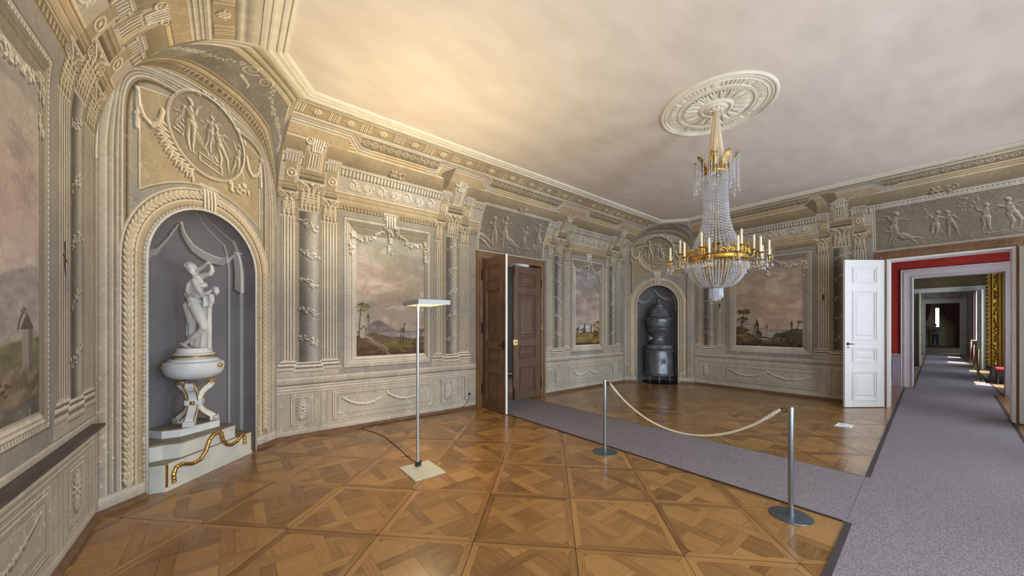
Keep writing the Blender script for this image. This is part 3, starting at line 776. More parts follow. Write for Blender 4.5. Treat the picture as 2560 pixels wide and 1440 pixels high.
def sampled(a, b, dens, *keep):
    x = np.linspace(a, b, 400); d = np.array([dens(v) for v in x]) * Q; cu = np.concatenate([[0], np.cumsum((d[1:] + d[:-1]) / 2 * np.diff(x))])
    n = int(cu[-1]) + 2; u = np.interp(np.linspace(0, cu[-1], n), cu, x)
    return np.unique(np.round(np.concatenate([u, [k for k in keep if a <= k <= b]]), 5))
def cove_table(ins):
    th = np.linspace(0, PI / 2, 400); X = ins * (1 - np.cos(th)); Z = Z0 + (ZC - Z0) * np.sin(th)
    arc = np.concatenate([[0], np.cumsum(np.hypot(np.diff(X), np.diff(Z)))]); return arc, X, Z
def lift(T, ins):
    """distance up the wall -> (inset from the wall plane, height)"""
    arc, X, Z = cove_table(ins); t = np.clip(T - Z0, 0, None)
    return np.where(T < Z0, 0, np.interp(t, arc, X)), np.where(T < Z0, T, np.interp(t, arc, Z))
def top_of(ins): return Z0 + cove_table(ins)[0][-1]
def pxm(x, y):
    """picture pixels per metre at a place, to choose the mesh fineness"""
    d = x * math.cos(AIM) + y * math.sin(AIM); return 877 / max(d, 1.2)

# ---- the long wall
TL = top_of(INS_L)
U = sampled(0.504, 8.78, lambda u: max(40, 877 * 5.82 / (.627 * u + 4.53) ** 2), 3.90, 5.52)
T = sampled(0, TL, lambda t: 150, 2.95, Z0)
c = Canvas(U, T, COOL)
ground(c, .5, 8.8, 1, TL); entablature(c, .5, 8.8, TL)
bay(c, (.56, .72), (.77, 1.03), (1.06, 1.27), (1.37, 2.80), (1.55, 2.68), (2.90, 3.03), (3.12, 3.36), (3.40, 3.61), 0, 3)
bay(c, (5.75, 5.90), (5.98, 6.22), (6.30, 6.50), (6.57, 7.86), (6.72, 7.66), (7.92, 8.04), (8.12, 8.38), (8.42, 8.60), 1, 5)
scene_relief(c, 3.84, 5.56, 3.12, 3.98, 11, 7)
for x0, x1, k in ((.67, .95, 'sun'), (1.04, 1.14, 'strip'), (1.21, 2.86, 'swag'), (3.02, 3.30, 'sun'), (3.37, 3.46, 'strip'), (3.52, 3.68, ''), (5.74, 5.9, ''), (5.98, 6.2, 'sun'), (6.28, 6.38, 'strip'), (6.5, 8.0, 'swag'), (8.2, 8.45, 'sun'), (8.52, 8.6, 'strip')):
    dado_group(c, x0, x1, k)
def cornice_step(c, x, s_, top=4.52):
    """the cornice breaking forward over a column group; s_ = +1 steps back to the right"""
    k = lambda d: x + s_ * d
    c.poly([(k(-.62), top), (k(.42), top), (k(.42), 4.36), (k(.28), 4.36), (k(.28), 4.22), (k(.02), 4.22), (k(.02), 4.27), (k(-.62), 4.27)], TAN * 1.1, 1)
    pts = [(k(-.62), top), (k(.30), top), (k(.46), 4.36), (k(.62), 4.345)]
    if s_ < 0: pts = pts[::-1]
    c.mould(pts, [(-o, col) for o, col in CORN][::-1])
    c.poly([(k(-.62), top - .12), (k(-.62), 4.3), (k(-.58), 4.3), (k(-.55), top - .12)], LITE, .6)
cornice_step(c, 1.03, 1); cornice_step(c, 3.12, -1); cornice_step(c, 3.3, 1); cornice_step(c, 6.0, -1); cornice_step(c, 6.2, 1); cornice_step(c, 8.2, -1)
c.poly([(2.80, 4.34), (2.98, 4.50), (2.98, 4.12), (2.90, 4.03), (2.86, 4.22), (2.78, 4.28)], DARK * 1.1, .75)
R = Relief(c, 1.9, 2.3, 4.0, 4.16); R.leafy([(1.98, 4.07), (2.2, 4.07)], .06, 5, 1.3); R.paint(.6, OCHRE, .4, shadow=.02)
R = Relief(c, 4.5, 5, 4.0, 4.16); R.leafy([(4.6, 4.07), (4.86, 4.07)], .06, 6, 1.3); R.paint(.6, OCHRE, .4, shadow=.02)
weather(c, 101)
ins, zz = lift(T, INS_L); k = (ins / INS_L)[:, None]; Ux = U[None, :] + 0 * k
XYZ = np.stack([Ux + .166 * k * (1 - ss(.5, 1.6, Ux)) + .08 * k * ss(7.8, 8.78, Ux), LY - ins[:, None] + 0 * Ux, zz[:, None] + 0 * Ux], -1)
mu = (U[1:] + U[:-1]) / 2; mt = (T[1:] + T[:-1]) / 2
keep = ~((mu[None] > 3.90) & (mu[None] < 5.52) & (mt[:, None] < 2.95))
wall_long = painted_surface('wall_long', c, XYZ, keep)

# ---- the end wall with the white doors (w runs away from the corner)
TR = top_of(INS_R)
U = sampled(0, 6.02, lambda w: max(40, 877 * 10.05 / (6.3 + .779 * (4.4 - w)) ** 2), 3.64, 5.10)
T = sampled(0, TR, lambda t: 120, 2.91, Z0)
c = Canvas(U, T, COOL)
ground(c, 0, 6.1, 2, TR); entablature(c, 0, 6.1, TR)
bay(c, (.05, .18), (.24, .49), (.55, .74), (.87, 2.51), (1.01, 2.34), (2.58, 2.79), (2.86, 3.13), (3.16, 3.36), 2, 8, (.95, 3.28), (1.11, 3.12))
scene_relief(c, 3.50, 5.5, 3.10, 3.90, 23, 7)
for x0, x1, kd in ((.13, .44, 'sun'), (.5, .58, 'strip'), (.70, 2.66, 'swag'), (2.74, 2.84, 'strip'), (2.95, 3.28, 'sun'), (3.36, 3.44, 'strip')): dado_group(c, x0, x1, kd)
cornice_step(c, .3, 1); cornice_step(c, 2.95, -1); cornice_step(c, 3.2, 1)
c.poly([(2.45, 4.30), (2.62, 4.42), (2.66, 4.2), (2.62, 4.06), (2.55, 4.16)], DARK * 1.1, .75); c.poly([(2.72, 4.5), (2.95, 4.46), (2.98, 4.28), (2.84, 4.2)], DARK * 1.1, .7)
R = Relief(c, 3.9, 4.8, 3.95, 4.2); R.leafy([(4.2, 4.06), (4.5, 4.06)], .06, 5, 1.3); R.paint(.6, OCHRE, .4, shadow=.02)
weather(c, 202)
ins, zz = lift(T, INS_R); k = (ins / INS_R)[:, None]; Ux = U[None, :] + 0 * k
XYZ = np.stack([RX - ins[:, None] + 0 * Ux, 4.40 - Ux - .18 * k * (1 - ss(0, 1, Ux)), zz[:, None] + 0 * Ux], -1)
mu = (U[1:] + U[:-1]) / 2; mt = (T[1:] + T[:-1]) / 2
keep = ~((mu[None] > 3.64) & (mu[None] < 5.10) & (mt[:, None] < 2.91))
painted_surface('wall_end', c, XYZ, keep)

# ---- the near wall at the left
TW = top_of(INS_W)
U = sampled(-1.62, 4.43, lambda y: 30 if y < 2.5 else 877 * .87 / (-.545 + .779 * y) ** 2 * 1.15 + 60)
T = sampled(0, TW, lambda t: 250, .78, Z0)
c = Canvas(U, T, COOL)
ground(c, -1.7, 4.5, 3, TW); entablature(c, -1.7, 4.5, TW)
bay(c, (.02, .22), (.27, .53), (.56, .77), (1.00, 3.49), (1.16, 3.33), (3.61, 3.83), (3.86, 4.11), (4.14, 4.38), 3, 12, (.98, 3.24), (1.10, 3.04))
dado_group(c, 1.0, 3.5, 'swag', .18, .62); dado_group(c, 3.62, 3.72, 'strip'); dado_group(c, 3.82, 4.16, 'sun'); dado_group(c, 4.24, 4.34, 'strip')
cornice_step(c, .5, 1); cornice_step(c, 3.86, -1)
c.stroke([(3.74, 2.16), (3.75, 2.08), (3.74, 2.0), (3.76, 1.95)], .025, DARK * .6, .9); c.stroke([(3.71, 2.08), (3.78, 2.04)], .02, DARK * .6, .8)
weather(c, 303)
ins, zz = lift(T, INS_W); k = (ins / INS_W)[:, None]; Ux = U[None, :] + 0 * k
XYZ = np.stack([WX + ins[:, None] + 0 * Ux, Ux - .21 * k * ss(3.4, 4.43, Ux), zz[:, None] + 0 * Ux], -1)
painted_surface('wall_left', c, XYZ)

# ---- splayed corner walls with their niches, and the painted vault above each
def arch_h(x, L):                                # height of the crease at x in -1..1
    return Z0 + 1.13 * (1 - np.abs(x) ** 2.5) ** 0.4
def laurel(R, pts, r, seed):
    for (x0, y0), (x1, y1) in zip(pts[:-1], pts[1:]):
        L = math.hypot(x1 - x0, y1 - y0); a = math.atan2(y1 - y0, x1 - x0); n = max(1, int(round(L / (r * 1.5))))
        for i in range(n):
            x = x0 + (x1 - x0) * i / n; y = y0 + (y1 - y0) * i / n
            for o, d in ((-.5, -.42), (.5, .42), (0, 0)):
                R.dome(x - math.sin(a) * o * r, y + math.cos(a) * o * r, r * 1.3, r * .42, a + d, 1.1)

def niche_paint(c, L, n0, n1, spring, top, seed):
    m = (n0 + n1) / 2; rx = (n1 - n0) / 2; ry = top - spring; U = c.U[None, :]; T = c.T[:, None]; h = L / 2
    x = np.abs((U - h) / h); y = np.clip((T - Z0) / 1.13, 0, None)
    D = (1 - (x ** 2.5 + y ** 2.5) ** .4) * h        # distance in from the outer edge
    D4 = (1 - (x ** 5.5 + (y * .985) ** 5.5) ** (1 / 5.5)) * h; wq = ss(.06, .20, D4); D = D * (1 - wq) + D4 * wq
    c.a[:] = COOL * 1.02
    xs = (-.2, 0, .012, .020, .028, .062, .075, .085, .092, .112, .120, .128, .150, .158, .166, .182, .190, .198, .206, .210, .222, .230, .24)
    cs = [TAN, PALE * .9, LITE, SHAD, PALE * .9, PALE * .97, LITE * .95, SHAD, PALE * .88, PALE * .95, LITE * .95, SHAD * .95, PALE * .95, LITE * .9, SHAD, PALE, LITE, SHAD, PALE * .9, OCHRE * .8, DARK, OCHRE, COOL * 1.05]
    prof = np.stack([np.interp(D, xs, [k[i] for k in cs]) for i in range(3)], -1)
    c.a += (prof - c.a) * (D < .26)[..., None]
    # field above the niche
    p0, p1 = m - .675, m + .675
    def arc(t): return 2.86 + .27 * (1 - ((t - m) / .68) ** 2)
    tp = arch_h((np.array(c.U) - h) / h, L) - .36
    ins = (U > p0) & (U < p1) & (T > arc(U)) & (T < 3.80 + .12 * (1 - ((U - m) / .68) ** 2))
    c.a += (TAN * 1.03 - c.a) * ins[..., None]
    n = fbm(U * 4 + 0 * T, T * 4 + 0 * U, 3, seed); c.a *= np.where(ins, .92 + .14 * n, 1)[..., None]
    for wd, of, col in ((.010, .0, LITE), (.012, -.014, OCHRE * .9)):
        c.stroke([(p0 + of, arc(p0)), (p0 + of, 3.74)], wd, col, .85); c.stroke([(p1 + of, arc(p1)), (p1 + of, 3.6)], wd, col, .85)
        c.stroke([(p0 + i * (p1 - p0) / 24, arc(p0 + i * (p1 - p0) / 24) + of) for i in range(25)], wd, col if wd > .011 else LITE * .95, .8)
    c.stroke([(p0 + i * (p1 - p0) / 24, 3.80 + .12 * (1 - ((i - 12) / 12) ** 2)) for i in range(25)], .010, LITE, .8)
    # medallion
    mc, mr = 3.69, .44
    w = c.win(m - .5, m + .5, mc - .5, mc + .5)
    rr = np.hypot(w[2] - m, w[3] - mc); c.mix(w, np.array((.58, .54, .47)), (rr < mr)); c.mul(w, 1 - .25 * ((rr > mr - .02) & (rr < mr)) )
    R = Relief(c, m - mr - .02, m + mr + .02, mc - mr, mc + mr)
    R.figure(m - .20, mc - .26, .56, seed + 1, .05); R.figure(m - .02, mc - .16, .42, seed + 2, -.1); R.figure(m + .18, mc - .30, .50, seed + 3, .25); R.figure(m + .30, mc - .28, .40, seed + 4, -.2)
    R.tube([(m - .12, mc - .22), (m + .14, mc - .28), (m + .14, mc - .36), (m - .12, mc - .30), (m - .12, mc - .22)], .010, 1.3); R.leafy([(m - .02, mc - .18), (m + .1, mc - .2)], .05, seed, 1.2)
    for k in range(6): R.tube([(m - .38 + k * .03, mc - .1 + .04 * k), (m - .30 + k * .03, mc - .12 + .03 * k), (m - .28 + k * .02, mc - .05 + .03 * k)], .014, 1.3)
    R.paint(.95, LITE, .15, body=.0)
    A = np.linspace(0, 2 * PI, 61); ring = [(m + mr * math.cos(a), mc + mr * math.sin(a)) for a in A]
    R = Relief(c, m - .75, m + .75, mc - .62, mc + .62); R.tube(ring, .016, 1.2)
    R.leafy([(m + (mr + .02) * math.cos(a), mc + (mr + .02) * math.sin(a)) for a in np.linspace(.35, 2.0, 12)], .042, seed, .9, .6, .7)
    for k in range(9):                               # palm fronds lower left, blossoms lower right
        a = PI + .25 + k * .115; x0 = m + (mr + .01) * math.cos(a); y0 = mc + (mr + .01) * math.sin(a)
        [R.dome(x0 + (.045 + .02 * q) * math.cos(a - .5 + .25 * q) , y0 + (.045 + .02 * q) * math.sin(a - .5 + .25 * q), .05, .011, a - .8 + .42 * q, 1.8) for q in range(4)]
    R.leafy([(m + .25, mc - .46), (m + .42, mc - .36), (m + .52, mc - .42)], .085, seed + 2, 1.1, .42, .5)
    for s_ in (-1, 1):
        q = m + s_ * .695; pts = [(q, 3.75), (q - s_ * .02, 3.63), (q - s_ * .055, 3.545), (q - s_ * .125, 3.50), (q - s_ * .185, 3.57), (q - s_ * .215, 3.70)]
        R.tube(pts, (.013, .022), 1.2); R.leafy(pts, .022, seed + 5, .9, .7, .1); R.dome(q, 3.77, .022, h=1.3); R.tube([(q, 3.76), (q + s_ * .005, 3.42)], (.008, .015), 1.2); R.leafy([(q, 3.72), (q + s_ * .005, 3.42)], .020, seed + 6, 1, .8, .1)
    R.paint(.6, LITE, .5, shadow=.02)
    # border round the niche
    above = T > spring
    rho = np.hypot((U - m) / rx, (T - spring) / ry)
    d = np.where(above, (rho - 1) * (rx + ry) / 2, np.abs(U - m) - rx)
    xs = (-.02, 0, .012, .022, .03, .045, .07, .09, .096, .105, .18, .188, .20, .215)
    cs = [DARK, SHAD, PALE, LITE, TAN * .9, TAN * 1.08, TAN * 1.12, LITE, SHAD, TAN * 1.02, TAN, SHAD, LITE, COOL]
    prof = np.stack([np.interp(d, xs, [k[i] for k in cs]) for i in range(3)], -1)
    c.a += (prof - c.a) * ((d < .215) & (d > -.06))[..., None]
    run = np.where(above, np.arctan2(T - spring, U - m) * rx, T); bead = (((run / .042) % 1) < .5) & (d > .004) & (d < .03)
    c.a *= np.where(bead, 1.0, np.where((d > .004) & (d < .03), .78, 1.0))[..., None]
    path = [(m - rx - .145, z) for z in np.linspace(.2, spring, 12)] + [(m + (rx + .145) * -math.cos(a), spring + (ry + .145) * math.sin(a)) for a in np.linspace(.08, PI - .08, 22)] + [(m + rx + .145, z) for z in np.linspace(spring, .2, 12)]
    R = Relief(c, m - rx - .25, m + rx + .25, .1, top + .3); laurel(R, path, .036, seed); R.paint(.6, LITE, .5, shadow=.008)
    keystone(c, m, top - .02, 3.11, .13)
    # foot
    c.hband(0, L, 0, .16, ((0, .9), (.7, 1.05), (.85, 1.15), (1, .95)), PALE)
    c.vline(.01, 0, 3.0, .02, SHAD, .5); c.vline(L - .01, 0, 3.0, .02, SHAD, .5)

def corner(name, A, B, n0, n1, spring, top, seed, dens, CA, CB, depth):
    ax, ay = A; bx, by = B; L = math.hypot(bx - ax, by - ay); dx, dy = (bx - ax) / L, (by - ay) / L; ox, oy = -dy, dx     # o points out of the room
    U = sampled(0, L, lambda u: dens, n0, n1); T = sampled(0, Z0 + 1.13, lambda t: dens * .95, spring)
    c = Canvas(U, T, COOL); niche_paint(c, L, n0, n1, spring, top, seed); weather(c, seed, 1.2)
    Ug = U[None, :] + 0 * T[:, None]; Tg = T[:, None] + 0 * U[None, :]
    XYZ = np.stack([ax + dx * Ug, ay + dy * Ug, Tg], -1)
    mu = ((U[1:] + U[:-1]) / 2)[None]; mt = ((T[1:] + T[:-1]) / 2)[:, None]; m = (n0 + n1) / 2; rx = (n1 - n0) / 2; ry = top - spring; h = L / 2
    hole = (np.abs(mu - m) < rx) & ((mt < spring) | (((mu - m) / rx) ** 2 + ((mt - spring) / ry) ** 2 < 1))
    under = mt < arch_h((mu - h) / h * .965, L) + .05
    painted_surface('wall_' + name, c, XYZ, under & ~hole)
    # niche shell, painted dark grey with a hung cloth
    ph = np.linspace(0, PI, int(150 * dens / 190)); X = -rx * np.cos(ph); tt = sampled(0, spring + ry * PI / 2, lambda t: dens * .8, spring)
    ca = Canvas(X, tt, np.array((.48, .465, .47)))
    n = fbm(X[None] * 3 + 0 * tt[:, None], tt[:, None] * 2 + 0 * X[None], 4, seed + 50)
    ca.a *= (.88 + .22 * n)[..., None]
    k = rx / .62; sp = spring; kz = (top - spring) / .63
    P = lambda x, t: (x * k, sp + t * kz)
    for s_ in (1, -1):
        ca.stroke([P(s_ * .558, -2.3), P(s_ * .558, .40), P(s_ * .50, .52), P(s_ * .32, .80), P(s_ * .15, .87), P(0, .89)], .012, (.72, .71, .70), .75)
        ca.stroke([P(s_ * .610, -2.3), P(s_ * .610, .45), P(s_ * .56, .66), P(s_ * .40, .90)], .007, (.74, .74, .73), .8)
        ca.stroke([P(s_ * .545, -2.3), P(s_ * .545, .38)], .006, (.24, .23, .25), .7)
    R = Relief(ca, -rx, rx, sp - .5, sp + .9)
    for side in (((.02, .59), (.12, .44), (.24, .29), (.357, .22), (.45, .18), (.516, .17), (.565, .21), (.598, .28)), ((-.02, .59), (-.06, .36), (-.155, .17), (-.25, .10), (-.40, .09), (-.53, .17), (-.598, .28))):
        for j in range(5):
            n_ = len(side); R.tube([P(x + (j - 2) * .004, t + (j - 2) * .020 * math.sin(PI * (i + .3) / n_)) for i, (x, t) in enumerate(side)], .011 * k, 1.5)
    for s_ in (1, -1):
        for j in range(3): R.tube([P(s_ * (.592 + j * .008), .27), P(s_ * (.590 + j * .009), -.17 - .02 * j)], (.004, .006), 1.5)
        R.dome(*P(s_ * .600, .285), .010, .025, h=1.2)
    R.dome(*P(0, .60), .028, h=1.2)
    R.paint(.75, (.80, .77, .70), .42, shadow=.02)
    ca.a *= 1; np.clip(ca.a, .02, .95, out=ca.a)
    th = np.clip((tt - spring) / (PI / 2 * ry), 0, 1) * PI / 2; zz = np.where(tt < spring, tt, spring + ry * np.sin(th)); kk = np.where(tt < spring, 1, np.cos(th))[:, None]
    e = .55; sy = depth * np.abs(np.sin(ph)) ** e
    XX = X[None] * kk; YY = sy[None] * (kk ** .6)
    XYZ = np.stack([ax + dx * (m + XX) + ox * YY, ay + dy * (m + XX) + oy * YY, zz[:, None] + 0 * XX], -1)
    painted_surface('wall_niche_' + name.split('_')[-1], ca, XYZ)
    # a real raised bead round the opening
    pts = [(m - rx, z) for z in (0.0, spring)] + [(m - rx * math.cos(a), spring + ry * math.sin(a)) for a in np.linspace(0.05, PI - .05, 40)] + [(m + rx, z) for z in (spring, 0.0)]
    b = MB(); b.tube([(ax + dx * p[0] - ox * .002, ay + dy * p[0] - oy * .002, p[1]) for p in pts], .013, 8)
    structure(b.build('trim_' + ('1' if seed == 7 else '2'), mat('plaster_bead', (.60, .57, .50, 1), .8, noise=.12, nscale=30), smooth=True))
    # painted vault between the crease and the ceiling edge
    nb = int(150 * dens / 190); na = int(520 * dens / 190)
    a = np.linspace(0, 1, na); bcol = np.linspace(0, 1, nb)
    def top_pt(t):
        if t < .30:
            th = t / .30 * PI / 2; f = 1 - math.cos(th); z = Z0 + (ZC - Z0) * math.sin(th)
            return (A[0] + (CA[0] - A[0]) * f, A[1] + (CA[1] - A[1]) * f, z)
        if t > .70:
            th = (1 - t) / .30 * PI / 2; f = 1 - math.cos(th); z = Z0 + (ZC - Z0) * math.sin(th)
            return (B[0] + (CB[0] - B[0]) * f, B[1] + (CB[1] - B[1]) * f, z)
        q = (t - .30) / .40; return (CA[0] + (CB[0] - CA[0]) * q, CA[1] + (CB[1] - CA[1]) * q, ZC)
    def low_pt(t):
        an = PI * t; x = -math.copysign(abs(math.cos(an)) ** .8, math.cos(an)); s_ = h + h * x
        return (ax + dx * s_, ay + dy * s_, float(arch_h(min(1, abs(x)), L)))
    TP = np.array([top_pt(t) for t in a]); LP = np.array([low_pt(t) for t in a])
    XYZ = LP[None] + (TP - LP)[None] * bcol[:, None, None]
    XYZ[..., 2] += (np.sin(PI * bcol)[:, None] * .05 * np.sin(PI * a)[None])
    Lr = 3.6; cv = Canvas(a * Lr, bcol, COOL)
    cv.a[:] = np.array((.55, .54, .505)); cw = cv.win(0, Lr, 0, 1)
    cv.mul(cw, .85 + .3 * fbm(cw[2] * 3 + 0 * cw[3], cw[3] * 3 + 0 * cw[2], 4, seed + 60))
    cv.hband(0, Lr, 0, .30, ((0, 1.0), (.1, 1.2), (.14, .65), (.2, 1.0), (.3, .85), (.48, .95), (.5, 1.25), (.56, .7), (.62, 1.1), (.78, 1.2), (.82, .65), (.9, 1.1), (1, .75)), np.array((.66, .615, .53)))
    q = cv.win(0, Lr, .09, .145); cv.mul(q, np.where(np.abs(((q[2] / .055) % 1) - .5 + (q[3] - .12) * 4) < .25, 1.15, .78))
    lo, hi = .30 * Lr, .70 * Lr
    cv.hband(lo - .25, hi + .25, .70, 1.0, ((0, .7), (.1, 1.1), (.3, 1.2), (.34, .7), (.5, 1.1), (.62, 1.2), (.66, .75), (.8, 1.05), (1, 1.2)), np.array((.70, .665, .59)))
    for x0, x1 in ((0, lo * .55), (hi + (Lr - hi) * .45, Lr)): cv.hband(x0, x1, .62, 1.0, ((0, .7), (.2, 1.15), (.4, .75), (.7, 1.1), (1, .9)), TAN)
    R = Relief(cv, .2, Lr - .2, .3, 1.0); mid = Lr / 2
    for s_ in (-1, 1):
        R.leafy([(mid + s_ * x, y) for x, y in ((.28, .66), (.45, .52), (.62, .45), (.80, .46), (.98, .56), (1.1, .66))], .045, seed + 70, 1.0, .7, .45)
        R.scroll(mid + s_ * .13, .66, .11, .018, d=s_, ph=0)
        R.leafy([(mid + s_ * 1.12, .66), (mid + s_ * 1.16, .40)], .05, seed + 71, 1, .7, .6)
    R.tube([(mid - .06, .48), (mid, .46), (mid + .08, .44), (mid + .1, .39)], (.03, .01), 1.5); R.leafy([(mid - .05, .47), (mid + .06, .44)], .04, 3)
    R.paint(.4, LITE, .45)
    weather(cv, seed + 80, .6)
    painted_surface('wall_vault_' + name.split('_')[-1], cv, XYZ)
    return L, (dx, dy), (ox, oy), m

CN = corner('corner_near', P1, P2, .375, 1.615, 2.24, 2.87, 7, 235, C1, C2, .50)
CF = corner('corner_far', P3, P4, .366, 1.47, 2.21, 2.76, 9, 100, C3, C4, .55)
# ---------------------------------------------------------------- parquet floor: oak panels laid on the diagonal, every piece a face
def wood_floor_mat(name, dark, light, rough):
    m = bpy.data.materials.new(name); m.use_nodes = True
    nt = m.node_tree; N = nt.nodes; L = nt.links; b = N['Principled BSDF']
    at = N.new('ShaderNodeAttribute'); at.attribute_name = 'tint'
    uv = N.new('ShaderNodeTexCoord')
    mp = N.new('ShaderNodeMapping'); mp.inputs['Scale'].default_value = (5.0, 130.0, 1); L.new(uv.outputs['UV'], mp.inputs['Vector'])
    n1 = N.new('ShaderNodeTexNoise'); n1.inputs['Scale'].default_value = 1.0; n1.inputs['Detail'].default_value = 7; n1.inputs['Distortion'].default_value = .25; L.new(mp.outputs['Vector'], n1.inputs['Vector'])
    mp2 = N.new('ShaderNodeMapping'); mp2.inputs['Scale'].default_value = (2.2, 13.0, 1); L.new(uv.outputs['UV'], mp2.inputs['Vector'])
    n2 = N.new('ShaderNodeTexNoise'); n2.inputs['Scale'].default_value = 1.0; n2.inputs['Detail'].default_value = 5; n2.inputs['Distortion'].default_value = .35; L.new(mp2.outputs['Vector'], n2.inputs['Vector'])
    n3 = N.new('ShaderNodeTexNoise'); n3.inputs['Scale'].default_value = .9; n3.inputs['Detail'].default_value = 4; L.new(uv.outputs['Object'], n3.inputs['Vector'])
    a1 = N.new('ShaderNodeMath'); a1.operation = 'MULTIPLY_ADD'; a1.inputs[1].default_value = .55; L.new(n1.outputs['Fac'], a1.inputs[0])
    a2 = N.new('ShaderNodeMath'); a2.operation = 'MULTIPLY_ADD'; a2.inputs[1].default_value = .34; L.new(n2.outputs['Fac'], a2.inputs[0]); L.new(a1.outputs[0], a2.inputs[2])
    a3 = N.new('ShaderNodeMath'); a3.operation = 'MULTIPLY_ADD'; a3.inputs[1].default_value = .30; L.new(n3.outputs['Fac'], a3.inputs[0]); L.new(a2.outputs[0], a3.inputs[2])
    a4 = N.new('ShaderNodeMath'); a4.operation = 'MULTIPLY_ADD'; a4.inputs[1].default_value = .52; a4.inputs[2].default_value = 0; L.new(at.outputs['Fac'], a4.inputs[0]); L.new(a4.outputs[0], a1.inputs[2])
    a5 = N.new('ShaderNodeMath'); a5.operation = 'SUBTRACT'; a5.inputs[1].default_value = .36; L.new(a3.outputs[0], a5.inputs[0])
    rp = N.new('ShaderNodeValToRGB'); e = rp.color_ramp.elements; e[0].position = .05; e[0].color = dark; e[1].position = 1.0; e[1].color = light
    k = rp.color_ramp.elements.new(.5); k.color = tuple((dark[i] * .48 + light[i] * .52) for i in range(3)) + (1,)
    L.new(a5.outputs[0], rp.inputs['Fac']); L.new(rp.outputs['Color'], b.inputs['Base Color'])
    mr = N.new('ShaderNodeMapRange'); mr.inputs['To Min'].default_value = rough - .01; mr.inputs['To Max'].default_value = rough + .05; L.new(n2.outputs['Fac'], mr.inputs['Value']); L.new(mr.outputs[0], b.inputs['Roughness'])
    b.inputs['Specular IOR Level'].default_value = .5; b.inputs['Coat Weight'].default_value = .25; b.inputs['Coat Roughness'].default_value = .14
    bp = N.new('ShaderNodeBump'); bp.inputs['Strength'].default_value = .05; bp.inputs['Distance'].default_value = .001; L.new(n1.outputs['Fac'], bp.inputs['Height']); L.new(bp.outputs['Normal'], b.inputs['Normal'])
    return m

def clip_poly(poly, edges):
    """clip a convex polygon by half planes (nx, ny, d): keep nx*x+ny*y <= d"""
    for nx, ny, d in edges:
        out = []
        for i in range(len(poly)):
            p, q = poly[i], poly[(i + 1) % len(poly)]
            a = nx * p[0] + ny * p[1] - d; b = nx * q[0] + ny * q[1] - d
            if a <= 0: out.append(p)
            if (a < 0 < b) or (b < 0 < a): t = a / (a - b); out.append((p[0] + (q[0] - p[0]) * t, p[1] + (q[1] - p[1]) * t))
        poly = out
        if len(poly) < 3: return []
    return poly

def shrink(poly, g):
    cx = sum(p[0] for p in poly) / len(poly); cy = sum(p[1] for p in poly) / len(poly)
    return [(p[0] + (cx - p[0]) * min(.3, g / max(1e-6, math.hypot(p[0] - cx, p[1] - cy))) * 1.3, p[1] + (cy - p[1]) * min(.3, g / max(1e-6, math.hypot(p[0] - cx, p[1] - cy))) * 1.3) for p in poly]

def panel_pieces(S, gap=.0011):
    """one square parquet panel: mitred frame, woven bands, square fillers -> [(polygon, grain angle)]"""
    h = S / 2 - .002; fw = .048; r = h - fw; out = []
    for k in range(4):
        a = k * PI / 2; c, s = math.cos(a), math.sin(a)
        q = [(-h, -h), (h, -h), (r, -r), (-r, -r)]
        out.append(([(x * c - y * s, x * s + y * c) for x, y in q], a))
    sq = [(1, 0, r), (-1, 0, r), (0, 1, r), (0, -1, r)]
    pitch, bw = .318, .084; lines = [-1.5 * pitch, -.5 * pitch, .5 * pitch, 1.5 * pitch]; E = .7
    rot = lambda p: ((p[0] - p[1]) * .70710678, (p[0] + p[1]) * .70710678)
    def put(x0, x1, y0, y1, g):
        q = clip_poly([rot(p) for p in ((x0, y0), (x1, y0), (x1, y1), (x0, y1))], sq)
        if q: out.append((q, g))
    for j, b in enumerate(lines):
        cuts_h = [-E] + [v for i, a in enumerate(lines) if (i + j) % 2 for v in (a - bw / 2, a + bw / 2)] + [E]
        for k in range(0, len(cuts_h), 2): put(cuts_h[k], cuts_h[k + 1], b - bw / 2, b + bw / 2, PI / 4)
        cuts_v = [-E] + [v for i, a in enumerate(lines) if (i + j) % 2 == 0 for v in (a - bw / 2, a + bw / 2)] + [E]
        for k in range(0, len(cuts_v), 2): put(b - bw / 2, b + bw / 2, cuts_v[k], cuts_v[k + 1], 3 * PI / 4)
    g = [-E] + [v for a in lines for v in (a - bw / 2, a + bw / 2)] + [E]
    for i in range(0, len(g), 2):
        for j in range(0, len(g), 2):
            put(g[i], g[i + 1], g[j], g[j + 1], PI / 4 if (i + j) // 2 % 2 else 3 * PI / 4)
    return out

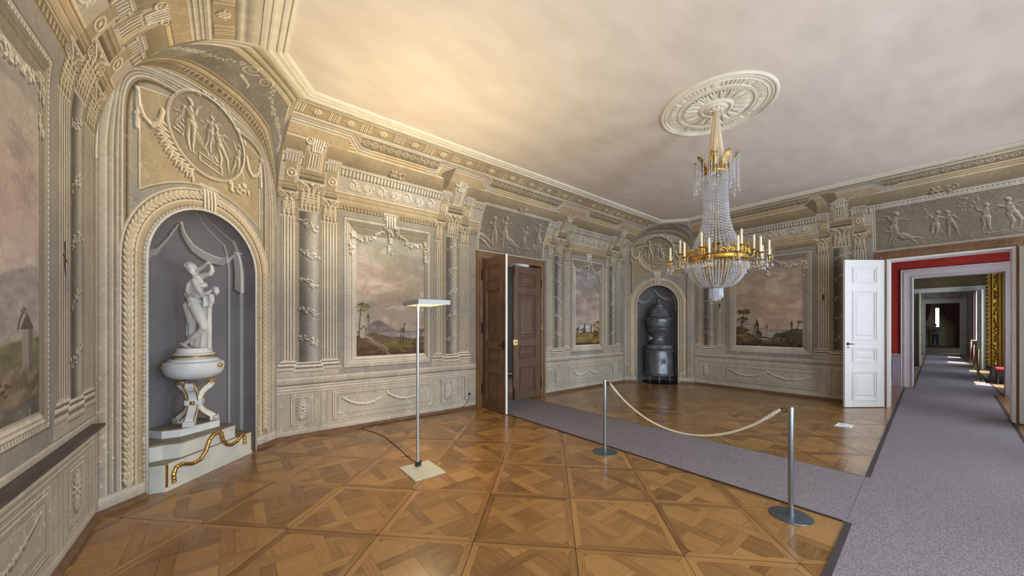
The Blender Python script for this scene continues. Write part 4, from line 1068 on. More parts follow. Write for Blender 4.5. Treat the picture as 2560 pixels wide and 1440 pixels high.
def parquet(name, x0, x1, y0, y1, m, seed=1, keepf=None):
    S = .746; base = panel_pieces(S); rnd = random.Random(seed)
    V = []; F = []; UVs = []; TI = []; k = S * .70710678; ox, oy = 1.409, 2.207
    for i in range(-40, 60):
        for j in range(-40, 60):
            cx = ox + (i + j) * k + 0; cy = oy + (j - i) * k + k
            cx += 0
            if not (x0 - .6 < cx < x1 + .6 and y0 - .6 < cy < y1 + .6): continue
            q = rnd.randrange(4); fl = rnd.random() < .5
            for poly, gr in base:
                a = -PI / 4; a2 = q * PI / 2
                P = []
                for x, y in shrink(poly, .0011):
                    if fl: x = -x
                    X = x * math.cos(a + a2) - y * math.sin(a + a2); Y = x * math.sin(a + a2) + y * math.cos(a + a2)
                    P.append((cx + X, cy + Y))
                P = clip_poly(P, [(1, 0, x1), (-1, 0, -x0), (0, 1, y1), (0, -1, -y0)])
                if len(P) < 3: continue
                A = sum(P[n][0] * P[(n + 1) % len(P)][1] - P[(n + 1) % len(P)][0] * P[n][1] for n in range(len(P)))
                if A < 0: P = P[::-1]
                ga = (PI - gr if fl else gr) + a + a2; u, v = math.cos(ga), math.sin(ga); o1, o2 = rnd.uniform(0, 50), rnd.uniform(0, 50); t = rnd.betavariate(2.2, 2.2)
                n = len(V); V += [(p[0], p[1], 0) for p in P]; F.append(tuple(range(n, n + len(P))))
                UVs += [((p[0] * u + p[1] * v) + o1, (-p[0] * v + p[1] * u) + o2) for p in P]; TI += [t] * len(P)
    n = len(V); V += [(x0, y0, -.004), (x1, y0, -.004), (x1, y1, -.004), (x0, y1, -.004)]; F.append((n, n + 1, n + 2, n + 3)); UVs += [(0, 0)] * 4; TI += [0] * 4
    me = bpy.data.meshes.new(name); me.from_pydata(V, [], F); me.update()
    uv = me.uv_layers.new(name='UVMap'); uv.data.foreach_set('uv', np.array(UVs, np.float32).ravel())
    at = me.color_attributes.new('tint', 'BYTE_COLOR', 'CORNER'); C = np.ones((len(TI), 4), np.float32); C[:, :3] = np.array(TI, np.float32)[:, None]; at.data.foreach_set('color', C.ravel())
    me.materials.append(m); me.materials.append(mat('seam_dirt', (.020, .012, .008, 1), .9))
    me.polygons[len(F) - 1].material_index = 1
    o = bpy.data.objects.new(name, me); COL.objects.link(o); return structure(o)

OAK = wood_floor_mat('oak_parquet', (.070, .027, .008, 1), (.47, .25, .080, 1), .24)
parquet('floor', -1.9, 13.95, -1.7, 6.6, OAK)

# ---------------------------------------------------------------- ceiling with stucco border and rose
CEIL = mat('ceiling_plaster', (.64, .56, .485, 1), .88, noise=.10, nscale=1.6, bump=.35, bscale=14, stretch=(1, 2.2, 1), col2=(.56, .485, .418, 1))
CREAM = mat('cream_stucco', (.66, .61, .50, 1), .8, noise=.06, nscale=9)
CP = [C1, C2, C3, C4, (9.32, -1.05), (.26, -1.05)]
b = MB(); b.add([(x, y, ZC) for x, y in CP], [(0, 1, 2, 3, 4, 5)]); b.add([(x, y, ZC + .1) for x, y in ((-2, -2.2), (-2, 7), (10.3, 7), (10.3, -2.2))], [(0, 1, 2, 3)])
structure(b.build('ceiling', CEIL))
def offset_poly(P, d):
    """offset a clockwise convex outline inwards by d"""
    n = len(P); out = []
    for i in range(n):
        a, q, c_ = Vector(P[i - 1]), Vector(P[i]), Vector(P[(i + 1) % n])
        e1 = (q - a).normalized(); e2 = (c_ - q).normalized(); n1 = Vector((e1.y, -e1.x)); n2 = Vector((e2.y, -e2.x))
        k = 1 + n1.dot(n2); out.append(tuple(q + (n1 + n2) * (d / k)))
    return out
def ring_mould(name, P, prof, m, zb):
    b = MB(); n = len(P); vs = []; fs = []
    for d, z in prof: vs += [(x, y, zb + z) for x, y in offset_poly(P, d)]
    for k in range(len(prof) - 1):
        for i in range(n): j = (i + 1) % n; fs.append((k * n + i, k * n + j, (k + 1) * n + j, (k + 1) * n + i))
    b.add(vs, fs); return structure(b.build(name, m))
ring_mould('trim_3', CP, [(-.03, 0), (-.03, -.012), (.0, -.020), (.02, -.020), (.03, -.034), (.05, -.036), (.055, -.018), (.10, -.016), (.105, -.032), (.125, -.034), (.135, -.014), (.155, -.012), (.16, -.03), (.185, -.026), (.195, 0)], CREAM, ZC)

ROSE_C = (4.76, 1.83)
b = MB(); RR = .64
b.lathe([(RR, 0), (RR, -.012), (RR - .012, -.026), (RR - .03, -.026), (RR - .036, -.012), (RR - .05, -.012), (RR - .058, -.022), (RR - .07, -.010), (RR - .10, -.010), (RR - .105, -.018), (RR - .115, -.008),
         (RR - .20, -.008), (RR - .205, -.022), (RR - .235, -.022), (RR - .24, -.008), (RR - .26, -.008), (.20, -.014), (.185, -.03), (.16, -.034), (.15, -.02), (.13, -.02), (.12, -.034), (.10, -.04), (.06, -.03), (.04, -.05), (.02, -.06)], 96, (ROSE_C[0], ROSE_C[1], ZC), caps=False)
for i in range(72):                                       # tongue-and-slot ring broken by eight florets
    a = 2 * PI * i / 72
    if i % 9 == 4:
        cx, cy = ROSE_C[0] + (RR - .158) * math.cos(a), ROSE_C[1] + (RR - .158) * math.sin(a)
        for q in range(6): b.ball((cx + .022 * math.cos(q * PI / 3), cy + .022 * math.sin(q * PI / 3), ZC - .012), .015, .015, .009, 8, 5)
        b.ball((cx, cy, ZC - .016), .010, n=8, m=5)
    elif i % 9 not in (3, 5):
        c_, s_ = math.cos(a), math.sin(a); q0, q1, w_ = RR - .190, RR - .125, .011
        b.add([(ROSE_C[0] + q * c_ - o * s_, ROSE_C[1] + q * s_ + o * c_, ZC - z) for q in (q0, q1) for o in (-w_, w_) for z in (.006, .020)], [(0, 1, 3, 2), (4, 6, 7, 5), (0, 4, 5, 1), (2, 3, 7, 6), (1, 5, 7, 3)])
for i in range(20):                                       # acanthus leaves
    a = 2 * PI * i / 20; c_, s_ = math.cos(a), math.sin(a)
    for o in (-.35, 0, .35):
        pts = [(ROSE_C[0] + q * math.cos(a + o * t) , ROSE_C[1] + q * math.sin(a + o * t), ZC - .014 - .010 * math.sin(t * 3)) for q, t in ((.21, .0), (.27, .12), (.33, .26), (.365, .34))]
        b.tube(pts, [.012, .018, .014, .006], 6)
for i in range(8):
    a = 2 * PI * i / 8; b.ball((ROSE_C[0] + .065 * math.cos(a), ROSE_C[1] + .065 * math.sin(a), ZC - .045), .026, .026, .014, 8, 5)
rose = b.build('ceiling_rose', CREAM, smooth=40); tag(rose, 'round cream stucco ceiling rose with leaf rings above the chandelier', 'ceiling rose')

# ---------------------------------------------------------------- baseboards
BROWN = mat('brown_baseboard', (.16, .085, .050, 1), .45, noise=.35, nscale=14, stretch=(1, 1, 8))
def run(name, pts, prof, m, inward=1):
    """moulding swept along a polyline; prof = (distance off the wall, z)"""
    b = MB(); n = len(pts); vs = []; fs = []
    for i in range(n):
        p = Vector(pts[i]); e1 = (p - Vector(pts[i - 1])).normalized() if i else (Vector(pts[1]) - p).normalized(); e2 = (Vector(pts[i + 1]) - p).normalized() if i < n - 1 else e1
        n1 = Vector((e1.y, -e1.x)); n2 = Vector((e2.y, -e2.x)); k = 1 + n1.dot(n2); o = (n1 + n2) / k
        vs += [(p.x + o.x * d, p.y + o.y * d, z) for d, z in prof]
    m_ = len(prof)
    for i in range(n - 1):
        for k in range(m_ - 1): fs.append((i * m_ + k, i * m_ + k + 1, (i + 1) * m_ + k + 1, (i + 1) * m_ + k))
    b.add(vs, fs); return structure(b.build(name, m))
BP = [(-.01, 0), (.030, 0), (.030, .014), (.022, .022), (.022, .030), (.012, .038), (.012, .046), (0, .050)]
cnp = lambda P, d, s: (P[0] + d[0] * s, P[1] + d[1] * s)
run('baseboard_left', [(WX + .01, -1.6), P1, cnp(P1, CN[1], .37)], BP, BROWN)
run('baseboard_near_corner', [cnp(P1, CN[1], 1.62), P2, (3.77, LY)], BP, BROWN)
run('baseboard_long', [(5.65, LY), P3, cnp(P3, CF[1], .36)], BP, BROWN)
run('baseboard_end', [cnp(P4, CF[1], -.39), P4, (RX, .905)], BP, BROWN)

# dark wooden ledge on the dado of the left wall
LEDGE = mat('dark_worn_wood', (.075, .060, .055, 1), .5, noise=.4, nscale=30, stretch=(1, .1, 1))
b = MB(); b.prism([(WX - .02, .74), (WX + .03, .745), (WX + .04, .77), (WX + .075, .785), (WX + .075, .805), (WX - .02, .81)], -1.55, 4.34, 'y')
led = b.build('trim_4', LEDGE); structure(led)

# ---------------------------------------------------------------- window wall behind the viewer's right
WHITE = mat('white_paint', (.76, .755, .74, 1), .36, noise=.012, nscale=4)
LIME = mat('pale_limewash', (.56, .545, .50, 1), .85, noise=.10, nscale=3)
b = MB(); xs = [WX] + [v for x in WIN_X for v in (x - .62, x + .62)] + [RX]
for i in range(0, len(xs), 2): b.box(xs[i], xs[i + 1], WIN_Y - .42, WIN_Y, 0, 3.5)
for x in WIN_X: b.box(x - .62, x + .62, WIN_Y - .42, WIN_Y, 0, .55)
b.box(WX, RX, WIN_Y - .42, WIN_Y, 3.45, 4.45)
b.add([(WX, WIN_Y, 3.5), (RX, WIN_Y, 3.5), (RX, -1.45, 4.05), (WX, -1.45, 4.05), (RX, -1.0, ZC), (WX, -1.0, ZC)], [(0, 1, 2, 3), (3, 2, 4, 5)])
structure(b.build('wall_windows', LIME))
for i, x in enumerate(WIN_X):
    b = MB(); y = WIN_Y - .20
    for a in (x - .60, x - .03, x + .54): b.box(a, a + .06, y, y + .05, .55, 3.45)
    for z in (.55, 1.5, 2.45, 3.39): b.box(x - .6, x + .6, y, y + .05, z, z + .06)
    structure(b.build('window_%d' % (i + 1), WHITE, bevel=.006))

# ---------------------------------------------------------------- doors and casings
WALNUT = mat('brown_door_wood', (.155, .082, .042, 1), .42, nscale=3.0, stretch=(9, 9, .9), col2=(.085, .043, .022, 1), bump=.15, bscale=40)
WALNUT2 = mat('light_casing_wood', (.235, .125, .062, 1), .42, nscale=3.0, stretch=(7, 7, 1.2), col2=(.14, .070, .034, 1), bump=.12, bscale=40)
BRASS = mat('aged_brass', (.62, .44, .16, 1), .32, metal=1, noise=.15, nscale=40)
IRON = mat('dark_iron', (.05, .045, .042, 1), .42, metal=.9, noise=.2, nscale=30)
def casing(name, M, w, h, m, cw=.13, th=.045):
    """stepped mitred surround of an opening w wide and h high; local x along the wall, -y into the room"""
    b = MB(M); o = cw
    prof = [(0, 0), (0, -th * .55), (cw * .12, -th * .7), (cw * .2, -th * .55), (cw * .5, -th * .62), (cw * .56, -th), (cw * .72, -th * 1.05), (cw * .8, -th * .8), (cw * .95, -th), (cw, -th * .85), (cw, 0)]
    vs = []; fs = []
    for d, y in prof: vs += [(-d, y, 0), (-d, y, h + d), (w + d, y, h + d), (w + d, y, 0)]
    for k in range(len(prof) - 1):
        for i in range(3): fs.append((k * 4 + i, k * 4 + i + 1, (k + 1) * 4 + i + 1, (k + 1) * 4 + i))
    b.add(vs, fs); return structure(b.build(name, m))
DOORP = ((.15, .71), (.89, 1.16), (1.32, 2.27), (2.43, 2.73))
def door(name, hinge, ang, w, h, m, left=True, edge=None, two=True):
    """panelled leaf hanging from a hinge post; local x along the leaf, both faces moulded"""
    r = bpy.data.objects.new(name, None); COL.objects.link(r); r.location = (*hinge, 0); r.rotation_euler = (0, 0, ang); r['kind'] = 'structure'
    t = .021; sc_ = h / 2.88; q0, q1 = w * .20, w * .80
    b = MB(); zs = [.012] + [v * sc_ for p in DOORP for v in p] + [h]
    b.box(0, q0, -t, t, .012, h); b.box(q1, w, -t, t, .012, h)
    for i in range(0, len(zs), 2): b.box(q0, q1, -t, t, zs[i], zs[i + 1])
    structure_child = b.build('leaf', m, r, bevel=.003)
    for z0, z1 in DOORP:
        z0 *= sc_; z1 *= sc_; b = MB(); rings = [(-.012, t + .001), (-.010, t + .012), (.004, t + .013), (.010, t - .002), (.024, t - .006), (.026, t + .004), (.036, t + .004), (.040, t - .015), (.075, t - .015), (.078, t - .010), (.100, t - .001)]
        for sd in (-1, 1):
            vs = []; fs = []
            for d, y in rings: vs += [(q0 + d, sd * y, z0 + d), (q1 - d, sd * y, z0 + d), (q1 - d, sd * y, z1 - d), (q0 + d, sd * y, z1 - d)]
            for k in range(len(rings) - 1):
                for i in range(4): j = (i + 1) % 4; fs.append((k * 4 + i, k * 4 + j, (k + 1) * 4 + j, (k + 1) * 4 + i))
            k = len(rings) - 1; fs.append(tuple(k * 4 + i for i in range(4))); b.add(vs, fs)
        b.build('panel', m, r)
    if edge: bb = MB(); bb.box(w - .001, w + .004, -t, t, .012, h); e_ = bb.build('edge_strip', edge, r); e_['label'] = 'white painted edge'
    return r
def lever(r, x, z, sd, m, plate=(.05, .2)):
    b = MB(); y = sd * .024; b.box(x - plate[0] / 2, x + plate[0] / 2, min(y, y + sd * .006), max(y, y + sd * .006), z - plate[1] / 2, z + plate[1] / 2)
    b.tube([(x, y, z), (x, y + sd * .05, z)], .009, 8); b.tube([(x, y + sd * .05, z), (x - .035, y + sd * .055, z + .003), (x - .08, y + sd * .05, z - .006)], [.010, .009, .006], 8); b.ball((x, y + sd * .01, z - .07), .012, n=8, m=5)
    return b.build('handle', m, r, smooth=40)
# the brown double door in the long wall
casing('trim_5', Matrix.Translation((3.90, LY - .005, 0)), 1.62, 2.95, WALNUT2, .13)
b = MB(); b.box(3.86, 3.90, LY - .01, LY + .36, 0, 2.99); b.box(5.52, 5.56, LY - .01, LY + .36, 0, 2.99); b.box(3.90, 5.52, LY - .01, LY + .36, 2.95, 2.99)
structure(b.build('trim_6', WALNUT2))
d = door('door_1', (3.912, LY - .05), math.radians(-92.5), .80, 2.90, WALNUT, edge=WHITE)
h_ = lever(d, .74, 1.25, -1, IRON, (.05, .16))
for z in (.35, 1.55, 2.6):
    b = MB(); b.tube([(.0, -.028, z - .09), (.0, -.028, z + .09)], .012, 8); b.ball((0, -.028, z + .1), .014, n=8, m=5); b.build('hinge', IRON, d, smooth=True)
d = door('door_2', (5.515, LY + .0), PI, .80, 2.90, WALNUT)
b = MB(); b.box(.70, .82, .022, .04, 1.19, 1.31); b.ball((.76, .045, 1.25), .02, .012, .02, 10, 6); b.tube([(.76, .05, 1.25), (.73, .055, 1.25)], .006, 6); lk = b.build('lock_box', BRASS, d, smooth=30, bevel=.003); lk['label'] = 'square brass lock case'
for z in (.15, 2.78):
    b = MB(); b.tube([(.785, .03, z - .12), (.785, .03, z + .12)], .008, 8); b.box(.77, .80, .02, .03, z - .03, z + .03); b.build('bolt', IRON, d, smooth=40)
for z, m_ in ((.35, IRON), (1.55, BRASS), (2.55, IRON)):
    b = MB(); b.tube([(-.004, .03, z - .10), (-.004, .03, z + .10)], .011, 8); b.build('hinge', m_, d, smooth=True)
# pale room behind the brown door
PALEW = mat('pale_room_paint', (.60, .57, .53, 1), .8, noise=.05, nscale=3); GREYC = mat('grey_ceiling_paint', (.36, .36, .36, 1), .8)
PLANK = mat('plain_boards', (.30, .19, .10, 1), .4, nscale=2.5, stretch=(1, 8, 1), col2=(.20, .12, .06, 1))
b = MB(); b.add([(2.2, 6.2, 0), (2.2, 9.2, 0), (7.5, 9.2, 0), (7.5, 6.2, 0), (2.2, 6.2, 3.6), (2.2, 9.2, 3.6), (7.5, 9.2, 3.6), (7.5, 6.2, 3.6)], [(0, 1, 5, 4), (1, 2, 6, 5), (2, 3, 7, 6)])
structure(b.build('wall_back_room', PALEW)); b = MB(); b.box(2.2, 7.5, 6.2, 9.2, 3.6, 3.7); structure(b.build('ceiling_back_room', GREYC))
b = MB(); b.box(2.2, 7.5, 6.05, 9.2, -.03, -.002); structure(b.build('floor_back_room', PLANK))
b = MB(); b.box(2.2, 3.9, 6.19, 6.24, 0, 3.6); b.box(5.52, 7.5, 6.19, 6.24, 0, 3.6); b.box(3.9, 5.52, 6.19, 6.24, 2.95, 3.6); structure(b.build('wall_back_room_front', PALEW))
lamp('back_room_daylight', 'AREA', (6.9, 7.6, 2.0), 26, DAY, 1.2, 2.0, (-1, 0, 0))

# the doorway in the end wall with its white leaves
casing('trim_7', Matrix.Translation((RX + .004, .76, 0)) @ Matrix.Rotation(-PI / 2, 4, 'Z'), 1.46, 2.91, WALNUT2, .145)
b = MB()
b.box(RX - .01, RX + .34, .72, .76, 0, 2.91); b.box(RX - .01, RX + .34, -.70, -.66, 0, 2.91); b.box(RX - .01, RX + .34, -.66, .72, 2.875, 2.91)
structure(b.build('trim_8', WHITE, bevel=.004))
d = door('door_3', (10.02, .80), math.atan2(1.29 - .80, 9.375 - 10.02), .80, 2.895, WHITE)
lever(d, .745, 1.25, 1, IRON, (.03, .06)); lever(d, .745, 1.25, -1, IRON, (.03, .06))
d = door('door_4', (10.02, -.74), math.atan2(-.42, -.70), .80, 2.895, WHITE)
# ---------------------------------------------------------------- carpet runners
def carpet_mat():
    m = bpy.data.materials.new('grey_violet_carpet'); m.use_nodes = True
    nt = m.node_tree; N = nt.nodes; L = nt.links; b = N['Principled BSDF']; b.inputs['Roughness'].default_value = 1; b.inputs['Specular IOR Level'].default_value = .1
    tc = N.new('ShaderNodeTexCoord')
    v = N.new('ShaderNodeTexNoise'); v.inputs['Scale'].default_value = 170; v.inputs['Detail'].default_value = 2; L.new(tc.outputs['Object'], v.inputs['Vector'])
    w = N.new('ShaderNodeTexNoise'); w.inputs['Scale'].default_value = 520; w.inputs['Detail'].default_value = 1; L.new(tc.outputs['Object'], w.inputs['Vector'])
    a = N.new('ShaderNodeMath'); a.operation = 'ADD'; L.new(v.outputs['Fac'], a.inputs[0]); L.new(w.outputs['Fac'], a.inputs[1])
    r = N.new('ShaderNodeValToRGB'); e = r.color_ramp.elements; e[0].position = .42; e[0].color = (.085, .068, .070, 1); e[1].position = .60; e[1].color = (.36, .32, .34, 1)
    h = N.new('ShaderNodeMath'); h.operation = 'MULTIPLY'; h.inputs[1].default_value = .5; L.new(a.outputs[0], h.inputs[0]); L.new(h.outputs[0], r.inputs['Fac']); L.new(r.outputs['Color'], b.inputs['Base Color'])
    bp = N.new('ShaderNodeBump'); bp.inputs['Strength'].default_value = .5; bp.inputs['Distance'].default_value = .004; L.new(h.outputs[0], bp.inputs['Height']); L.new(bp.outputs['Normal'], b.inputs['Normal'])
    return m
CARPET = carpet_mat(); BIND = mat('dark_carpet_binding', (.045, .032, .032, 1), .9, noise=.2, nscale=200)
def carpet(name, quad, label, edges, bw=.035):
    """quad counter-clockwise; edges = indices of the sides with a sewn binding"""
    t = thing(name, label, 'carpet', (0, 0, 0)); b = MB(); b.prism(quad, .001, .010); b.build('pile', CARPET, t)
    for e in edges:
        p, q = Vector(quad[e]), Vector(quad[(e + 1) % len(quad)]); d = (q - p).normalized(); n = Vector((-d.y, d.x))
        b = MB(); b.prism([tuple(p - n * .004), tuple(q - n * .004), tuple(q + n * bw), tuple(p + n * bw)], .001, .0125); b.build('edge_binding', BIND, t)
    return t
yl = lambda x: .425 + (x + .6) / 14.22 * .30
t = carpet('carpet_runner', [(-.6, -.66), (13.62, -.685), (13.62, .725), (-.6, .425)], 'wide grey violet carpet runner along the right leading through the doorway', (0,))
for x0, x1 in ((5.232, 13.62), (-.6, 3.898)):
    b = MB(); b.prism([(x0, yl(x0) - .036), (x1, yl(x1) - .036), (x1, yl(x1) + .004), (x0, yl(x0) + .004)], .001, .0125); b.build('edge_binding', BIND, t)
t = carpet('carpet_runner', [(3.905, yl(3.905) + .003), (5.225, yl(5.225) + .003), (5.13, 6.1), (3.915, 6.1)], 'grey violet carpet branch between barrier posts and brown double door', ())
for x0, x1, y0, r in ((3.903, 3.913, yl(3.9) + .02, .0068), (5.227, 5.132, yl(5.2) + .02, .005)):
    b = MB(); b.tube([(x0, y0, .0085), (x1, 6.1, .0085)], r, 6); b.build('edge_binding', BIND, t)
tag(carpet('carpet_runner', [(13.64, -.80), (31.6, -.44), (31.6, .80), (13.64, .57)], 'grey carpet runner beyond the second doorway with sunlit patches', (0, 2)))

# ---------------------------------------------------------------- sheet of paper on the floor
b = MB(); b.prism([(7.58, .945), (7.85, .952), (7.84, 1.140), (7.53, 1.148)], .0015, .0025)
pp = tag(b.build('paper_sheet', mat('white_paper', (.80, .82, .84, 1), .6)), 'white printed sheet of paper lying on the parquet near white door', 'paper')
for x_, y_ in ((7.575, .985), (7.71, 1.06)):
    b = MB(); b.box(x_, x_ + .10, y_, y_ + .012, .0026, .0030); b.box(x_ + .0, x_ + .012, y_ + .012, y_ + .04, .0026, .0030); b.box(x_ + .0, x_ + .08, y_ + .04, y_ + .052, .0026, .0030); b.build('print', mat('blue_print', (.18, .30, .62, 1), .6), pp)

# ---------------------------------------------------------------- floor lamp
ALU = mat('brushed_aluminium', (.55, .56, .57, 1), .34, metal=.85, noise=.05, nscale=60, stretch=(1, 1, .05))
LGREY = mat('grey_green_enamel', (.46, .46, .38, 1), .42, noise=.03, nscale=8)
HEADM = mat('silver_lamp_housing', (.42, .43, .42, 1), .5, metal=.2, noise=.03, nscale=8)
fl = thing('floor_lamp', 'tall silver floor lamp with square flat head standing on the parquet', 'floor lamp', (1.662, 3.776, 0))
b = MB(); b.box(-.182, .172, -.343, .088, 0, .012); b.build('base', LGREY, fl, bevel=.002)
b = MB(); b.tube([(0, 0, .012), (0, 0, 1.845)], .0165, 20); b.lathe([(.026, .012), (.026, .03), (.018, .034)], 20); b.build('pole', ALU, fl, smooth=40)
hx0, hx1, hy0, hy1 = -.05, .325, -.165, .39; rot = Matrix.Rotation(math.radians(-5), 4, 'Z')
b = MB(rot)
for x0, x1, y0, y1 in ((hx0, hx1, hy0, hy0 + .012), (hx0, hx1, hy1 - .012, hy1), (hx0, hx0 + .012, hy0 + .012, hy1 - .012), (hx1 - .012, hx1, hy0 + .012, hy1 - .012)): b.box(x0, x1, y0, y1, 1.842, 1.895)
b.box(hx0 + .012, hx1 - .012, hy0 + .012, hy1 - .012, 1.862, 1.868); b.build('lamp_head', HEADM, fl, bevel=.0015)
b = MB(rot)
for i in range(1, 24):
    y = hy0 + .02 + i * (hy1 - hy0 - .04) / 24; b.box(hx0 + .03, hx1 - .03, y - .0015, y + .0015, 1.846, 1.858)
for i in range(5): x = hx0 + .03 + i * (hx1 - hx0 - .06) / 4; b.box(x - .002, x + .002, hy0 + .02, hy1 - .02, 1.845, 1.859)
b.build('louvre_grille', mat('cream_louvre', (.75, .70, .52, 1), .35), fl)
b = MB(rot); b.box(hx0 + .03, hx1 - .03, hy0 + .03, hy1 - .03, 1.858, 1.861)
b.build('light_panel', mat('lit_tube_panel', (.9, .8, .6, 1), .5, emit=(1.0, .80, .46, 1), estr=5.0), fl)
BLACKR = mat('black_rubber', (.015, .015, .016, 1), .55)
b = MB(); pts = [(0, .027, .035), (.03, .353, .006), (.05, .66, .006), (.06, .90, .006), (.07, 1.33, .006), (.01, 1.675, .006), (-.05, 1.90, .006), (-.045, 1.985, .012), (.12, 2.0, .010), (.55, 2.0, .010), (1.14, 2.0, .010), (1.60, 1.995, .012), (1.80, 2.01, .07), (1.905, 2.02, .15), (1.945, 2.035, .24), (1.945, 2.045, .285)]
P = []
for i in range(len(pts) - 1):
    p0, p1, p2, p3 = [Vector(pts[max(0, min(len(pts) - 1, q))]) for q in (i - 1, i, i + 1, i + 2)]
    for k in range(6):
        t = k / 6; P.append(tuple(.5 * ((2 * p1) + (p2 - p0) * t + (2 * p0 - 5 * p1 + 4 * p2 - p3) * t * t + (3 * p1 - p0 - 3 * p2 + p3) * t ** 3)))
P = [(x, y, max(.005, z)) for x, y, z in P] + [pts[-1]]
b.tube(P, .0042, 6)
for k in range(5):
    b.tube([(.03 * math.cos(a / 8 * PI + k) + .004 * k, .030 * math.sin(a / 8 * PI + k), .022 + .008 * k + .004 * math.sin(a)) for a in range(17)], .0045, 6, caps=False)
b.box(1.925, 1.965, 2.02, 2.047, .27, .305)
b.build('cord', BLACKR, fl, smooth=True)
up_ = lamp('floor_lamp_uplight', 'AREA', (0.135, .11, 1.90), 50, (1.0, .825, .48), .34, .50, (0, 0, 1)); up_.parent = fl; up_['kind'] = 'helper'
dn_ = lamp('floor_lamp_downlight', 'AREA', (0.135, .11, 1.838), 13, (1.0, .80, .46), .30, .46, (0, 0, -1)); dn_.parent = fl; dn_['kind'] = 'helper'
b = MB(); b.box(3.575, 3.645, LY - .010, LY - .002, .24, .33); b.lathe([(.024, 0), (.024, .004), (.018, .004)], 16, (0, 0, 0))
b = MB(); b.box(3.57, 3.65, LY - .012, LY - .001, .235, .345); b.box(3.585, 3.635, LY - .017, LY - .012, .255, .325)
tag(b.build('power_socket', mat('grey_plastic', (.38, .40, .42, 1), .5), bevel=.002), 'small grey wall socket low beside the brown door', 'socket')

# ---------------------------------------------------------------- barrier posts and rope
STEEL = mat('satin_steel', (.30, .33, .36, 1), .30, metal=.9, noise=.05, nscale=80, stretch=(1, 1, .05))
STEELD = mat('grey_blue_steel', (.13, .16, .19, 1), .34, metal=.75, noise=.08, nscale=30)
def post(x, y, label, side):
    t = thing('barrier_post', label, 'barrier post', (x, y, 0), 0, None)
    b = MB(); b.lathe([(.150, 0), (.152, .004), (.150, .008), (.10, .013), (.03, .016)], 56); b.build('base', STEELD, t, smooth=50)
    b = MB(); b.lathe([(.026, .014), (.026, .024), (.0205, .026), (.0205, .910), (.019, .918), (.0, .919)], 28, caps=False); b.build('pole', STEEL, t, smooth=40)
    b = MB(); b.tube([(0, side * .018, .885), (0, side * .034, .885)], .005, 8); b.tube([(.0, side * (.046 + .016 * math.cos(a / 10 * PI)), .885 + .016 * math.sin(a / 10 * PI)) for a in range(21)], .0038, 8, caps=False); b.build('hook_ring', IRON, t, smooth=True)
    return t
post(3.71, 2.733, 'slim steel barrier post with round foot, farther one at carpet edge', -1)
post(3.681, .831, 'slim steel barrier post with round foot, nearer one beside wide carpet', 1)
A, B_ = Vector((3.71, 2.655, .880)), Vector((3.681, .909, .880)); n = 90; sag = .405
def rp(t): p = A.lerp(B_, t); q = math.cosh(2.2 * (t - .5)); p.z -= sag * (math.cosh(1.1) - q) / (math.cosh(1.1) - 1); return p
rope = thing('barrier_rope', 'cream twisted rope sagging between the two steel barrier posts', 'rope', (0, 0, 0))
b = MB()
for s in range(3):
    pts = []
    for i in range(n * 7 + 1):
        t = i / (n * 7); p = rp(t); d = (rp(min(1, t + .002)) - rp(max(0, t - .002))).normalized(); u = d.cross(Vector((1, 0, 0))).normalized(); v = d.cross(u); a = t * 2 * PI * 52 + s * 2 * PI / 3
        pts.append(tuple(p + (u * math.cos(a) + v * math.sin(a)) * .0052))
    b.tube(pts, .0062, 5)
ROPE = mat('cream_rope', (.62, .56, .46, 1), .8, noise=.15, nscale=150)
b.build('twisted_cord', ROPE, rope, smooth=True)
for e0, e1 in ((.0, .095), (1.0, .905)):
    b = MB(); m_ = 26
    for s in range(2):
        pts = []
        for i in range(m_ * 3 + 1):
            q = i / (m_ * 3); t = e0 + (e1 - e0) * q; p = rp(t); d = (rp(min(1, t + .01)) - rp(max(0, t - .01))).normalized(); u = d.cross(Vector((1, 0, 0))).normalized(); v = d.cross(u); a = q * 2 * PI * 6 + s * PI; r = .0085 * (.6 + .6 * math.sin(PI * min(1, q * 1.3)))
            pts.append(tuple(p + (u * math.cos(a) + v * math.sin(a)) * r))
        b.tube(pts, .0068, 6)
    b.build('spliced_end', ROPE, rope, smooth=True)

# ---------------------------------------------------------------- cast iron stove in the far niche
CAST = mat('blacked_cast_iron', (.18, .195, .22, 1), .34, metal=.6, noise=.25, nscale=7, bump=.15, bscale=25)
STX, STY = 9.634, 5.23
st = thing('cast_iron_stove', 'round dark cast iron stove with urn-shaped top in far niche', 'stove', (STX, STY, .012))
def ribs(k, n, amp): return lambda i, a: 1 + (amp * abs(math.sin(n * a / 2)) if i in k else 0)
b = MB(); b.lathe([(.36, .185), (.40, .19), (.405, .225), (.385, .25), (.378, .27), (.372, .88)], 64, caps=False); b.lathe([(.0, .186), (.38, .186)], 64, caps=False); b.build('firebox', CAST, st, smooth=40)
b = MB(); b.lathe([(.372, .88), (.40, .885), (.402, .90), (.375, .915)], 64, caps=False)
for i in range(60): a = 2 * PI * i / 60; b.ball((.398 * math.cos(a), .398 * math.sin(a), .893), .013, n=6, m=4)
b.lathe([(.350, .915), (.352, .93), (.352, 1.04), (.345, 1.05), (.0, 1.06)], 256, wob=lambda k, a: 1 + (.045 * abs(math.sin(21 * a)) if k in (1, 2) else 0), caps=False); b.build('fluted_band', CAST, st, smooth=50)
b = MB(); b.lathe([(.31, 1.05), (.27, 1.07), (.225, 1.12), (.198, 1.20), (.192, 1.25), (.205, 1.27), (.212, 1.29), (.2, 1.305)], 56, caps=False); b.build('neck', CAST, st, smooth=60)
b = MB()
for i in range(26): a = 2 * PI * i / 26; b.ball((.213 * math.cos(a), .213 * math.sin(a), 1.325), .019, n=8, m=5)
